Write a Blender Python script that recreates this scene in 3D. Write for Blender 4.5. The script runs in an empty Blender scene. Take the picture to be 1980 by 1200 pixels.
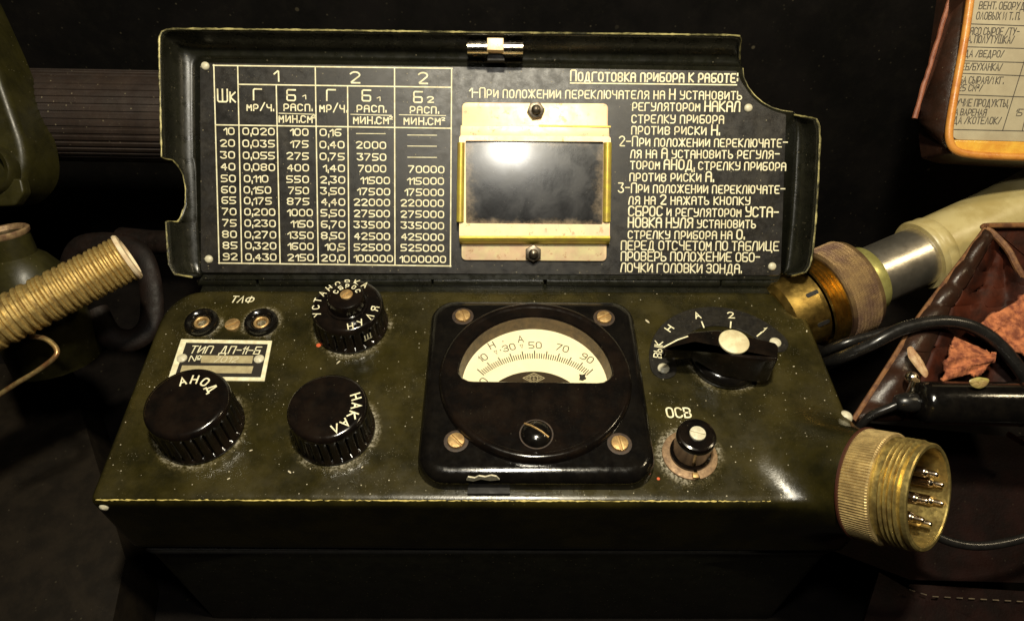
import bpy, math, random
import numpy as np
from mathutils import Vector, Matrix
random.seed(7)
S = bpy.context.scene
COL = S.collection
V = Vector
# ------------------------------------------------------------ camera, lamps, exposure (units: 1 = 1 cm)
PITCH, YAW, ROLL, FPX = 0.8537, 0.0096, 0.0104, 1378.0
CP = V((0.684, -10.70, 21.844))
_f = V((math.sin(YAW)*math.cos(PITCH), math.cos(YAW)*math.cos(PITCH), -math.sin(PITCH)))
_R = V((math.cos(YAW), -math.sin(YAW), 0)); _U = _R.cross(_f)
CR = _R*math.cos(ROLL)+_U*math.sin(ROLL); CU = -_R*math.sin(ROLL)+_U*math.cos(ROLL); CF = _f
cam = bpy.data.cameras.new('camera'); co = bpy.data.objects.new('camera', cam); COL.objects.link(co)
cam.sensor_width = 36; cam.lens = FPX/1980*36; cam.clip_start = 0.5; cam.clip_end = 1000
co.matrix_world = Matrix(((CR.x, CU.x, -CF.x, CP.x), (CR.y, CU.y, -CF.y, CP.y), (CR.z, CU.z, -CF.z, CP.z), (0, 0, 0, 1)))
S.camera = co
w = bpy.data.worlds.new('World'); S.world = w; w.use_nodes = True
bg = w.node_tree.nodes['Background']; bg.inputs[0].default_value = (1.0, .85, .62, 1); bg.inputs[1].default_value = 0.0025
S.view_settings.view_transform = 'Standard'; S.view_settings.look = 'None'
S.view_settings.exposure = 0.3; S.view_settings.gamma = 1

def area_lamp(name, loc, target, size, power, col):
    l = bpy.data.lights.new(name, 'AREA'); l.shape = 'DISK'; l.size = size; l.energy = power; l.color = col
    o = bpy.data.objects.new(name, l); COL.objects.link(o); o.location = loc
    d = (V(target)-V(loc)).normalized(); o.rotation_euler = d.to_track_quat('-Z', 'Y').to_euler()
    return o
area_lamp('ceiling_spot', (1.5, -1.5, 44), (1, 7, 2), 3.0, 20500, (1, .905, .69))
area_lamp('front_spot', (-0.2, -7.3, 33.2), (0.5, 7, 2), 3.2, 3000, (1, .95, .84))
area_lamp('added_barrel_light', (33, 7, 34), (14, 9, 0), 3.5, 2600, (1, .82, .52))  # added light, no such lamp seen; gives the steel barrel its highlight

# ------------------------------------------------------------ picking points on real planes
def ray(px, py): return (CF*FPX + CR*(px-990) + CU*(600-py)).normalized()
def hit(px, py, p0, n):
    d = ray(px, py); t = (p0-CP).dot(n)/d.dot(n); return CP+d*t
def PZ(px, py, z=0.0): return hit(px, py, V((0, 0, z)), V((0, 0, 1)))
def PY(px, py, y): return hit(px, py, V((0, y, 0)), V((0, 1, 0)))
def PD(px, py, d): return CP+ray(px, py)*(d/ray(px, py).dot(CF))       # at depth d in front of the camera
LA = 0.817
LB = V((0, 9.98, .5)); LU = V((0, math.cos(LA), math.sin(LA))); LN = V((0, -math.sin(LA), math.cos(LA))); LX = V((1, 0, 0))
def PL(px, py, d=0.0): return hit(px, py, LB+LN*d, LN)

# ------------------------------------------------------------ materials
MATS = {}
class NT:
    def __init__(s, name):
        s.m = bpy.data.materials.new(name); s.m.use_nodes = True; s.t = s.m.node_tree
        s.b = s.t.nodes['Principled BSDF']; s.out = s.t.nodes['Material Output']
        s.tc = s.t.nodes.new('ShaderNodeTexCoord').outputs['Object']
    def n(s, typ, **kw):
        nd = s.t.nodes.new(typ)
        for k, v in kw.items():
            if k.startswith('i_'):
                key = k[2:]; key = int(key) if key.isdigit() else key.replace('_', ' ')
                s.set(nd.inputs[key], v)
            else: setattr(nd, k, v)
        return nd
    def set(s, inp, v):
        if hasattr(v, 'is_linked') or isinstance(v, bpy.types.NodeSocket): s.t.links.new(v, inp)
        else: inp.default_value = v
    def noise(s, scale, detail=4, rough=.6, vec=None, dist=0):
        nd = s.n('ShaderNodeTexNoise', i_Scale=scale, i_Detail=detail, i_Roughness=rough, i_Distortion=dist)
        s.t.links.new(vec or s.tc, nd.inputs['Vector']); return nd.outputs['Fac']
    def stretch(s, sc):
        nd = s.n('ShaderNodeMapping'); nd.inputs['Scale'].default_value = sc; s.t.links.new(s.tc, nd.inputs['Vector']); return nd.outputs[0]
    def rng(s, v, a, b, c=0., d=1.): 
        nd = s.n('ShaderNodeMapRange', interpolation_type='SMOOTHSTEP'); s.set(nd.inputs[0], v)
        for i, x in enumerate((a, b, c, d)): nd.inputs[i+1].default_value = x
        return nd.outputs[0]
    def mth(s, op, a, b=0.0):
        nd = s.n('ShaderNodeMath', operation=op); s.set(nd.inputs[0], a); s.set(nd.inputs[1], b); return nd.outputs[0]
    def mix(s, fac, a, b):
        nd = s.n('ShaderNodeMix', data_type='RGBA'); s.set(nd.inputs[0], fac)
        for i, x in ((6, a), (7, b)):
            s.set(nd.inputs[i], x if isinstance(x, bpy.types.NodeSocket) else (*x, 1)[:4])
        return nd.outputs[2]
    def specks(s, scale, lo, hi, seed=0.0):
        nd = s.n('ShaderNodeTexVoronoi', i_Scale=scale, i_Randomness=1.0); s.t.links.new(s.tc, nd.inputs['Vector'])
        near = s.rng(nd.outputs['Distance'], lo, hi, 1, 0)
        sep = s.n('ShaderNodeSeparateColor'); s.t.links.new(nd.outputs['Color'], sep.inputs[0])
        return near, sep.outputs[0]
    def bump(s, h, strength, dist=.02):
        nd = s.n('ShaderNodeBump', i_Strength=strength, i_Distance=dist); s.t.links.new(h, nd.inputs['Height'])
        s.t.links.new(nd.outputs[0], s.b.inputs['Normal'])
    def fin(s, col=None, rough=None, metal=None, spec=None, coat=None, coatr=None):
        for k, v in (('Base Color', col), ('Roughness', rough), ('Metallic', metal), ('Specular IOR Level', spec), ('Coat Weight', coat), ('Coat Roughness', coatr)):
            if v is None: continue
            if isinstance(v, tuple) and len(v) == 3: v = (*v, 1)
            s.set(s.b.inputs[k], v)
        return s.m

HALOS = []   # (x, y, r) round fittings that dust collects against, filled in below before the paint is made
def surface(name, col, col2=None, rough=.4, rough2=None, metal=0., nscale=3., bump=0., bscale=30., dust=0., dscale=9., spec=.5,
            dustcol=(.42, .36, .22), coat=0., halos=False, chips=0., chipcol=(.45, .38, .14), stretch=None, fine=0.0, keep=.62):
    if name in MATS: return MATS[name]
    t = NT(name)
    vec = t.stretch(stretch) if stretch else None
    c = t.mix(t.rng(t.noise(nscale, 6, .65, vec), .35, .65), col, col2 or col)
    r = t.rng(t.noise(nscale*2.3, 5, .7, vec), .3, .7, rough, rough2 if rough2 is not None else rough)
    m = None
    if chips:
        k = t.rng(t.noise(nscale*3.1, 8, .75, vec, .4), 1-chips, 1-chips+.04)
        c = t.mix(k, c, chipcol)
    if dust:
        grit = None; near, rnd = t.specks(dscale, .08, .15)
        sp = t.mth('MULTIPLY', near, t.rng(rnd, keep, keep+.1)); 
        near2, rnd2 = t.specks(dscale*2.9, .10, .20)
        patch = t.rng(t.noise(.8, 4, .6), .42, .66)
        sp2 = t.mth('MULTIPLY', t.mth('MULTIPLY', near2, t.rng(rnd2, .5, .6)), patch)
        film = t.mth('MULTIPLY', t.rng(t.noise(1.3, 7, .7), .45, .8), .05)
        fac = t.mth('MAXIMUM', t.mth('MAXIMUM', sp, t.mth('MULTIPLY', sp2, .6)), film)
        if halos:
            acc = None
            for hx, hy, hr in HALOS:
                d = t.n('ShaderNodeVectorMath', operation='DISTANCE'); 
                flat = t.n('ShaderNodeVectorMath', operation='MULTIPLY'); t.t.links.new(t.tc, flat.inputs[0]); flat.inputs[1].default_value = (1, 1, 0)
                t.t.links.new(flat.outputs[0], d.inputs[0]); d.inputs[1].default_value = (hx, hy-4.7, 0)
                k = t.rng(d.outputs['Value'], hr, hr+.5, .9, 0)
                acc = k if acc is None else t.mth('MAXIMUM', acc, k)
            acc = t.mth('MULTIPLY', t.mth('MULTIPLY', t.mth('MULTIPLY', acc, acc), t.rng(t.noise(9, 8, .85), .42, .62, .04, 1.)), t.rng(t.noise(.9, 3, .5), .38, .6, .2, .9))
            fac = t.mth('MAXIMUM', fac, acc)
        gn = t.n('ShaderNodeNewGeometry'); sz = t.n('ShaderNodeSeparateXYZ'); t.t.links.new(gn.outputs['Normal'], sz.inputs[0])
        dust_uplight = t.rng(sz.outputs[2], .72, .995, .10, 1)  # dust by facing; also paints the panel lit, front face and boss shaded
        if halos: fac = t.mth('MULTIPLY', t.mth('MAXIMUM', fac, t.mth('MULTIPLY', t.rng(t.noise(.45, 6, .7), .36, .66, .1, 1), .055)), dust_uplight)
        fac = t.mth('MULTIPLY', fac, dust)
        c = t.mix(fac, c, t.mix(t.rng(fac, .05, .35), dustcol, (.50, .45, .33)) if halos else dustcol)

        rr = t.n('ShaderNodeMix', data_type='FLOAT'); t.set(rr.inputs[0], fac); t.set(rr.inputs[2], r); rr.inputs[3].default_value = .9
        r = rr.outputs[0]
        if metal: m = t.mth('MULTIPLY', t.mth('SUBTRACT', 1.0, fac), metal)
    if bump:
        h = t.noise(bscale, 5, .6, vec)
        if fine: h = t.mth('ADD', h, t.mth('MULTIPLY', t.noise(bscale*.12, 3, .5), fine))
        t.bump(h, bump)
    MATS[name] = t.fin(c, r, m if m is not None else metal, spec, coat)
    return MATS[name]

# ------------------------------------------------------------ mesh helpers
WM = {}
def props(o, label=None, cat=None, group=None, kind=None):
    if label: o['label'] = label
    if cat: o['category'] = cat
    if group: o['group'] = group
    if kind: o['kind'] = kind
    return o
def root(name, loc, label, cat, group=None):
    o = bpy.data.objects.new(name, None); COL.objects.link(o); o.empty_display_size = .5
    o.location = loc; WM[o.name] = Matrix.Translation(V(loc)); props(o, label, cat, group); return o
def link(o, parent, M):
    COL.objects.link(o)
    WM[o.name] = M.copy()
    if parent is not None:
        o.parent = parent; o.matrix_local = WM[parent.name].inverted() @ M
    else: o.matrix_world = M
    return o
def mesh(name, geo, mat, parent=None, M=None, smooth=40, label=None):
    """geo = (verts, faces) in world space when M is None, else in the local space of M"""
    vs, fs = geo
    if M is None:
        M = WM[parent.name].copy() if parent is not None else Matrix.Translation(sum((V(v) for v in vs), V((0, 0, 0)))/len(vs))
        if parent is not None: M = Matrix.Translation(M.translation)
        t = M.translation; vs = [(v[0]-t.x, v[1]-t.y, v[2]-t.z) for v in vs]
    me = bpy.data.meshes.new(name); me.from_pydata([tuple(v) for v in vs], [], fs); me.validate()
    for p in me.polygons: p.use_smooth = True
    me.set_sharp_from_angle(angle=math.radians(smooth))
    me.materials.append(mat)
    o = bpy.data.objects.new(name, me); link(o, parent, M)
    if label: o['label'] = label
    return o
def again(src, parent, M, label=None):
    o = src.copy(); 
    if 'label' in o.keys() and not label: del o['label']
    if label: o['label'] = label
    o.parent = None
    return link(o, parent, M)
def frame(o, z, x=None):
    z = V(z).normalized(); x = V(x) if x else (V((1, 0, 0)) if abs(z.x) < .9 else V((0, 1, 0)))
    x = (x-z*x.dot(z)).normalized(); y = z.cross(x)
    return Matrix(((x.x, y.x, z.x, o[0]), (x.y, y.y, z.y, o[1]), (x.z, y.z, z.z, o[2]), (0, 0, 0, 1)))
def xf(geo, M): return ([tuple(M @ V(v)) for v in geo[0]], geo[1])
def join(*gs):
    vs, fs = [], []
    for g in gs:
        k = len(vs); vs += list(g[0]); fs += [tuple(i+k for i in f) for f in g[1]]
    return vs, fs
def lathe(prof, n=48, rf=None, cap=True, a0=0, a1=2*math.pi):
    full = abs(a1-a0-2*math.pi) < 1e-6; vs, fs = [], []
    m = n if full else n+1
    for (r, z) in prof:
        for i in range(m):
            a = a0+(a1-a0)*i/n; k = rf(a, r, z) if rf else 1
            vs.append((r*k*math.cos(a), r*k*math.sin(a), z))
    for j in range(len(prof)-1):
        for i in range(n):
            i2 = (i+1) % m; fs.append((j*m+i, j*m+i2, (j+1)*m+i2, (j+1)*m+i))
    if cap and full:
        if prof[0][0] > 1e-4: fs.append(tuple(range(m-1, -1, -1)))
        if prof[-1][0] > 1e-4: fs.append(tuple((len(prof)-1)*m+i for i in range(m)))
    return vs, fs
def offs(poly, d):
    """inset a closed 2-D polygon (counter-clockwise) by d"""
    n = len(poly); out = []
    for i in range(n):
        a, b, c = poly[i-1], poly[i], poly[(i+1) % n]
        e1 = V((b[0]-a[0], b[1]-a[1])).normalized(); e2 = V((c[0]-b[0], c[1]-b[1])).normalized()
        n1 = V((-e1.y, e1.x)); n2 = V((-e2.y, e2.x)); m = n1+n2
        if m.length < 1e-6: m = n1
        m.normalize(); k = d/max(.35, m.dot(n1)); out.append((b[0]+m.x*k, b[1]+m.y*k))
    return out
def ccw(p):
    return p if sum(p[i-1][0]*p[i][1]-p[i][0]*p[i-1][1] for i in range(len(p))) > 0 else p[::-1]
def prism(poly, z0, z1, bev=0., steps=3, bottom=True):
    poly = ccw(list(poly)); n = len(poly); rings = [(poly, z0)]
    if bev:
        rings.append((poly, z1-bev))
        for k in range(1, steps+1):
            a = math.pi/2*k/steps; rings.append((offs(poly, bev*(1-math.cos(a))), z1-bev+bev*math.sin(a)))
    else: rings.append((poly, z1))
    vs = [(x, y, z) for r, z in rings for x, y in r]; fs = []
    for j in range(len(rings)-1):
        for i in range(n): i2 = (i+1) % n; fs.append((j*n+i, j*n+i2, (j+1)*n+i2, (j+1)*n+i))
    fs.append(tuple((len(rings)-1)*n+i for i in range(n)))
    if bottom: fs.append(tuple(range(n-1, -1, -1)))
    return vs, fs
def rrect(x0, y0, x1, y1, r, k=5):
    o = []
    for cx, cy, a in ((x1-r, y1-r, 0), (x0+r, y1-r, 90), (x0+r, y0+r, 180), (x1-r, y0+r, 270)):
        for i in range(k+1):
            t = math.radians(a+90*i/k); o.append((cx+r*math.cos(t), cy+r*math.sin(t)))
    return o
def roundpoly(pts, r, k=5):
    out = []; n = len(pts)
    for i in range(n):
        a, b, c = V(pts[i-1]), V(pts[i]), V(pts[(i+1) % n]); rr = r[i] if isinstance(r, (list, tuple)) else r
        u = (a-b); v = (c-b); rr = min(rr, u.length*.48, v.length*.48); p = b+u.normalized()*rr; q = b+v.normalized()*rr
        for j in range(k+1):
            t = j/k; out.append(tuple(p*(1-t)**2+b*2*t*(1-t)+q*t*t))
    return out
def box(x0, y0, z0, x1, y1, z1, bev=.03): return prism([(x0, y0), (x1, y0), (x1, y1), (x0, y1)], z0, z1, bev, 2)
def spline(pts, sub=6):
    out = []; n = len(pts)
    for i in range(n-1):
        p0, p1, p2, p3 = (V(pts[max(i-1, 0)]), V(pts[i]), V(pts[i+1]), V(pts[min(i+2, n-1)]))
        for j in range(sub):
            t = j/sub; out.append(.5*((2*p1)+(p2-p0)*t+(2*p0-5*p1+4*p2-p3)*t*t+(-p0+3*p1-3*p2+p3)*t**3))
    out.append(V(pts[-1])); return out
def tube(pts, r, n=10, closed=False, squash=None):
    pts = [V(p) for p in pts]; m = len(pts); vs, fs = [], []; up = None
    for i, p in enumerate(pts):
        a = pts[(i-1) % m] if (closed or i) else p; b = pts[(i+1) % m] if (closed or i < m-1) else p
        t = (b-a).normalized()
        if up is None: up = V((0, 0, 1)) if abs(t.z) < .9 else V((1, 0, 0))
        up = (up-t*up.dot(t)).normalized(); s = t.cross(up)
        rr = r[i] if isinstance(r, (list, tuple)) else r
        for j in range(n):
            q = 2*math.pi*j/n; vs.append(tuple(p+(s*math.cos(q)+up*math.sin(q)*(squash or 1))*rr))
    for i in range(m if closed else m-1):
        i2 = (i+1) % m
        for j in range(n): j2 = (j+1) % n; fs.append((i*n+j, i*n+j2, i2*n+j2, i2*n+j))
    if not closed: fs.append(tuple(range(n-1, -1, -1))); fs.append(tuple((m-1)*n+j for j in range(n)))
    return vs, fs
def holed(outer, inner, z):
    """flat face at height z with a hole, triangulated"""
    from mathutils.geometry import tessellate_polygon
    vs = [V((x, y, z)) for x, y in outer]+[V((x, y, z)) for x, y in inner]
    tr = tessellate_polygon([vs[:len(outer)], vs[len(outer):]])
    fs = []
    for a, b, c in tr:
        nrm = (vs[b]-vs[a]).cross(vs[c]-vs[a]); fs.append((a, b, c) if nrm.z > 0 else (a, c, b))
    return [tuple(v) for v in vs], fs
def skirt(a, za, b, zb):
    n = len(a); vs = [(x, y, za) for x, y in a]+[(x, y, zb) for x, y in b]
    return vs, [(i, (i+1) % n, n+(i+1) % n, n+i) for i in range(n)]
def ribbon(pl, wd, closed=False):
    """flat ribbon with mitred joints along a 2-D polyline; returns 2-D verts and faces"""
    n = len(pl); P = [V(p) for p in pl]; L, Rr = [], []
    for i in range(n):
        a = P[i-1] if (i or closed) else None; c = P[(i+1) % n] if (i < n-1 or closed) else None; b = P[i]
        e1 = (b-a).normalized() if a is not None else None; e2 = (c-b).normalized() if c is not None else None
        if e1 is None: m = V((-e2.y, e2.x)); k = 1; sh = -e2*wd*.5
        elif e2 is None: m = V((-e1.y, e1.x)); k = 1; sh = e1*wd*.5
        else:
            n1 = V((-e1.y, e1.x)); n2 = V((-e2.y, e2.x)); m = n1+n2; sh = V((0, 0))
            m = m.normalized() if m.length > .2 else n1; k = 1/max(.45, m.dot(n1))
        L.append(b+sh+m*wd*.5*k); Rr.append(b+sh-m*wd*.5*k)
    vs = [tuple(p) for p in L]+[tuple(p) for p in Rr]
    fs = [(n+i, n+(i+1) % n, (i+1) % n, i) for i in range(n if closed else n-1)]
    return vs, fs

# ------------------------------------------------------------ engraved single-stroke lettering
G = {'А': "00 05 16 36 45 40|03 43", 'Б': "46 06 00 40 43 03", 'В': "03 06 36 45 44 33 03 00 30 41 42 33", 'Г': "00 06 46",
 'Д': "0a 00 50 5a|10 26 46 40", 'Е': "46 06 00 40|03 33", 'Ж': "30 36|00 33 06|60 33 66", 'З': "05 16 36 45 44 33 42 41 30 10 01|13 33",
 'И': "06 00 46 40", 'К': "00 06|46 03 40", 'Л': "00 01 16 46 40", 'М': "00 06 22 46 40", 'Н': "00 06|46 40|03 43",
 'О': "10 01 05 16 36 45 41 30 O", 'П': "00 06 46 40", 'Р': "00 06 36 45 43 32 02", 'С': "45 36 16 05 01 10 30 41", 'Т': "06 46|26 20",
 'У': "06 04 13 43|46 41 30 00", 'Х': "00 46|06 40", 'Ц': "06 00 50 5a|40 46", 'Ч': "06 04 13 43|46 40", 'Ш': "06 00 60 66|30 36",
 'Щ': "06 00 70 7a|30 36|60 66", 'Ы': "06 00 20 31 32 23 03|56 50", 'Ь': "06 00 30 41 42 33 03", 'Ю': "06 00|03 23|30 21 25 36 56 65 61 50 O",
 'Я': "40 46 16 05 04 13 43|23 00", 'Ф': "30 36|15 04 02 11 51 62 64 55 O", '1': "04 26 20", '2': "05 16 36 45 44 00 40", '3': "06 46 23 33 42 41 30 10 01",
 '4': "30 36 02 42", '5': "46 06 03 33 42 41 30 00", '6': "46 16 05 01 10 30 41 42 33 03", '7': "06 46 10", '8': "13 04 05 16 36 45 44 33 O|13 02 01 10 30 41 42 33",
 '9': "43 13 04 05 16 36 45 41 30 00", ',': "01 00 0a", '.': "00 01", '-': "03 33", '/': "00 36", ':': "01 02|04 05", '²': "06 26 24 04 03 23", '₁': "01 12 1a",
 '₂': "02 22 20 00 0a 2a", '№': "00 06 40 46|53 56 76 73 O|52 72", '▽': "06 46 20 O", '~': "03 83"}
G['0'] = G['О']
GR = {'А': "00 26 40|12 32", '1': "04 16 10", '3': "05 16 36 45 44 33 13|33 42 41 30 10 01", '2': "05 16 36 45 44 00 40", 'У': "06 23|46 10", 'Л': "00 26 40",
      'Д': "0a 00 50 5a|10 26 36 40", 'Я': "40 46 16 05 04 13 43|13 00", 'Т': "06 46|26 20", 'И': "06 00 46 40"}
def glyph(ch, rnd=False):
    s = (GR.get(ch) if rnd else None) or G[ch]; out = []
    for seg in s.split('|'):
        t = seg.split(); cl = t[-1] == 'O'; t = t[:-1] if cl else t
        out.append(([(int(q[0]), -1.3 if q[1] == 'a' else int(q[1])) for q in t], cl))
    return out, max(x for p, _ in out for x, y in p)
def chaikin(p, cl, it=2, keep=None):
    for _ in range(it):
        q = []; n = len(p)
        for i in range(n if cl else n-1):
            a, b = p[i], p[(i+1) % n]; f = .25
            q += [(a[0]*(1-f)+b[0]*f, a[1]*(1-f)+b[1]*f), (a[0]*f+b[0]*(1-f), a[1]*f+b[1]*(1-f))]
        if not cl: q[0] = p[0]; q[-1] = p[-1]
        p = q
    return p
def softcorner(p, cl, r=.55):
    """cut each corner by a short distance so that strokes read as cut with a round tool"""
    n = len(p); q = []
    for i in range(n):
        if not cl and i in (0, n-1): q.append(p[i]); continue
        a, b, c = V(p[i-1]), V(p[i]), V(p[(i+1) % n]); u = a-b; v = c-b
        k = min(r, u.length*.4, v.length*.4); q += [tuple(b+u.normalized()*k), tuple(b+v.normalized()*k)]
    return q
def smart(p, cl, u):
    n = len(p); q = []
    for i in range(n):
        if not cl and i in (0, n-1): q.append(p[i]); continue
        a, b, c = V(p[i-1]), V(p[i]), V(p[(i+1) % n]); e1 = a-b; e2 = c-b; turn = math.pi-e1.angle(e2)
        if turn > 1.2: q.append(p[i]); continue
        k1 = min(1.2*u, e1.length*.45); k2 = min(1.2*u, e2.length*.45); A_, B_ = b+e1.normalized()*k1, b+e2.normalized()*k2
        for t in (0, .5, 1): q.append(tuple(A_*(1-t)**2+b*2*t*(1-t)+B_*t*t))
    return q
def layout(txt, gap=1.7, space=2.6, small=.76, rnd=False):
    """list of (char, scale, x offset, width), total width in grid units; '*' toggles bold"""
    x = 0; out = []; bold = False
    for ch in txt:
        if ch == '*': bold = not bold; continue
        if ch == ' ': x += space; continue
        sc = 1.0
        if ch.isalpha() and ch == ch.lower() and ch not in '₁₂²№': sc = small; ch = ch.upper()
        w_ = glyph(ch, rnd)[1]*sc; g2 = gap*(.7 if ch in ',.:1' else 1)
        out.append((ch, sc, x, w_, bold)); x += w_+g2
    return out, x-gap
def text_geo(txt, A, B, cap, N, wd=.05, rnd=False, fit=True, gap=1.7, space=2.6, small=.76, jit=.0, slant=0.):
    """lettering on the plane with normal N from A towards B; cap = capital height in cm"""
    lay, W = layout(txt, gap, space, small, rnd); X = (B-A); L = X.length; X = X.normalized(); Y = N.cross(X).normalized()
    u = cap/6; sx = L/(W*u) if fit else 1.0; vs, fs = [], []; k = 0
    for ch, sc, x0, w_, bold in lay:
        segs, gw = glyph(ch, rnd); jx, jy = random.uniform(-jit, jit), random.uniform(-jit, jit)
        for p, cl in segs:
            pts = [((x0+x*sc+slant*y*sc)*u*sx+jx, y*sc*u+jy) for x, y in p]
            pts = smart(pts, cl, u) if rnd else softcorner(pts, cl, .6*u)
            rv, rf = ribbon(pts, wd*(1.22 if bold else 1), cl); b = len(vs); k += 1; lift = .0006*(k % 5)
            vs += [tuple(A+X*x+Y*y+N*lift) for x, y in rv]; fs += [tuple(i+b for i in f) for f in rf]
    return vs, fs
def arc_text_geo(txt, M, R, a0, a1, cap, wd, inward=False):
    """letters on a circle in the xy plane of M; angles in radians, from a0 to a1"""
    n = len(txt); vs, fs = [], []; u = cap/6
    for i, ch in enumerate(txt):
        if ch == ' ': continue
        a = a0+(a1-a0)*i/max(1, n-1); segs, gw = glyph(ch, True)
        up = V((math.cos(a), math.sin(a))); 
        if inward: up = -up
        rt = V((up.y, -up.x)); c = V((math.cos(a), math.sin(a)))*R
        for k, (p, cl) in enumerate(segs):
            pts = smart([tuple(c+rt*(x-gw/2)*u+up*(y-3)*u) for x, y in p], cl, u)
            rv, rf = ribbon(pts, wd, cl); b = len(vs)
            vs += [tuple(M @ V((x, y, .0006*k))) for x, y in rv]; fs += [tuple(q+b for q in f) for f in rf]
    return vs, fs

# ------------------------------------------------------------ signed-distance casting with soft fillets
def smax(a, b, k): h = np.maximum(k-np.abs(a-b), 0)/k; return np.maximum(a, b)+h*h*k*.25
def smin(a, b, k): return -smax(-a, -b, k)
def surface_nets(f, lo, hi, h):
    xs = [np.arange(lo[i], hi[i]+h, h) for i in range(3)]
    X, Y, Z = np.meshgrid(*xs, indexing='ij'); D = f(X, Y, Z); nx, ny, nz = D.shape
    s = D < 0; c = np.zeros((nx-1, ny-1, nz-1), int)
    for i in (0, 1):
        for j in (0, 1):
            for k in (0, 1): c += s[i:nx-1+i, j:ny-1+j, k:nz-1+k]
    act = (c > 0) & (c < 8); idx = -np.ones(act.shape, int); I = np.argwhere(act); idx[act] = np.arange(len(I))
    P = np.array([xs[0][0], xs[1][0], xs[2][0]])+(I+.5)*h
    e = 1e-3
    for _ in range(5):
        d = f(P[:, 0], P[:, 1], P[:, 2])
        g = np.stack([(f(P[:, 0]+(a == 0)*e, P[:, 1]+(a == 1)*e, P[:, 2]+(a == 2)*e)-d)/e for a in range(3)], 1)
        P = P-g*(d/np.maximum((g*g).sum(1), .05))[:, None]*.9
    F = []
    for ax in range(3):
        o = [0, 1, 2]; o.remove(ax); sl = [slice(1, -1)]*3; sl[ax] = slice(0, -1); sl2 = list(sl); sl2[ax] = slice(1, None)
        a = s[tuple(sl)]; b = s[tuple(sl2)]; E = np.argwhere(a != b); base = np.array([1, 1, 1]); base[ax] = 0; E = E+base
        inside = s[E[:, 0], E[:, 1], E[:, 2]]
        u = np.zeros(3, int); v = np.zeros(3, int); u[(ax+1) % 3] = 1; v[(ax+2) % 3] = 1
        q = [idx[tuple((E-o_).T)] for o_ in (u+v, v, u*0, u)]; q = np.stack(q, 1)
        q[~inside] = q[~inside][:, ::-1]; F.append(q)
    return P, np.concatenate(F)
# ------------------------------------------------------------ colours
HALOS += [(-10.12, 2.78, 1.47), (-5.40, 2.68, 1.40), (-5.5, 7.5, 1.42), (7.0, 1.72, .98), (9.0, 5.75, 1.25), (-11.45, 7.66, .62), (-9.15, 7.67, .62)]
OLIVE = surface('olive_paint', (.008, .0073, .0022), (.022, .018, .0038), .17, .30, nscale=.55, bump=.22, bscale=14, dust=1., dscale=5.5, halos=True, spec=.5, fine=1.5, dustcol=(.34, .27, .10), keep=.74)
DARKPAINT = surface('dark_olive_enamel', (.0065, .0065, .004), (.010, .0102, .006), .22, .38, nscale=1.1, bump=.15, bscale=22, dust=.25, dscale=5, spec=.5)
EDGE = surface('worn_paint_edge', (.022, .021, .009), (.50, .44, .18), .35, .5, nscale=.9, bump=.8, bscale=25, metal=.2)
PLATE = surface('instruction_plate_black', (.009, .008, .0072), (.018, .0155, .013), .30, .48, nscale=1.2, bump=.25, bscale=60, dust=.75, dscale=6.5, spec=.5, keep=.74)
CREAM = surface('cream_lettering_paint', (.86, .82, .58), (.66, .60, .38), .6, nscale=4, chips=.30, chipcol=(.30, .27, .17))
BAKE = surface('black_bakelite', (.0035, .0028, .0025), (.008, .005, .0035), .12, .2, nscale=1.2, bump=.04, bscale=24, dust=.14, dscale=8, spec=.55, keep=.86)
BAKESIDE = surface('black_bakelite_glossy', (.0032, .0028, .0026), (.006, .005, .004), .10, .2, nscale=2, bump=.1, bscale=20, spec=.6)
BRASS = surface('tarnished_brass', (.62, .42, .18), (.36, .22, .09), .38, .6, nscale=6, metal=.7, bump=.3, bscale=60)
GOLD = surface('bright_brass', (.62, .42, .11), (.40, .26, .07), .30, .42, nscale=1.5, metal=1., bump=.1, bscale=30)
ZINC = surface('rusty_zinc_plate', (.86, .76, .42), (.82, .58, .38), .42, .6, nscale=.9, metal=.35, bump=.12, bscale=30, chips=.42, chipcol=(.62, .38, .22))
ZINCGOLD = surface('passivated_zinc_yellow', (.62, .52, .07), (.50, .36, .08), .3, .45, nscale=1.6, metal=.5, bump=.1, bscale=20)
STEEL = surface('dark_steel_nut', (.20, .17, .13), (.10, .08, .06), .3, .45, nscale=5, metal=.9)
CHROME = surface('worn_chrome', (.62, .58, .48), (.45, .38, .28), .14, .3, nscale=2, metal=1., bump=.1, bscale=40)
WHITE = surface('white_rivet_paint', (.66, .62, .46), (.50, .46, .33), .35, .5, nscale=8)
DIAL = surface('ivory_dial_card', (.92, .87, .68), (.90, .84, .62), .6, nscale=1.)
INK = surface('black_dial_ink', (.012, .010, .008), None, .6)
BLACK = surface('matt_black', (.006, .0055, .005), (.010, .009, .008), .6, .8, nscale=2)
RUSTLINE = surface('orange_paint_spot', (.55, .10, .03), None, .5)
COPPER = surface('coppery_washer', (.34, .22, .12), (.18, .11, .06), .5, .7, nscale=5, metal=.4, dust=.6, dscale=9)

# ------------------------------------------------------------ the instrument
IN = root('radiation_meter', (0, 4.7, -12), 'olive green field radiation meter with its lid standing open, four knobs and a round dial', 'measuring instrument')
def part(name, geo, mat, parent=IN, **k): return mesh(name, geo, mat, parent, **k)

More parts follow.
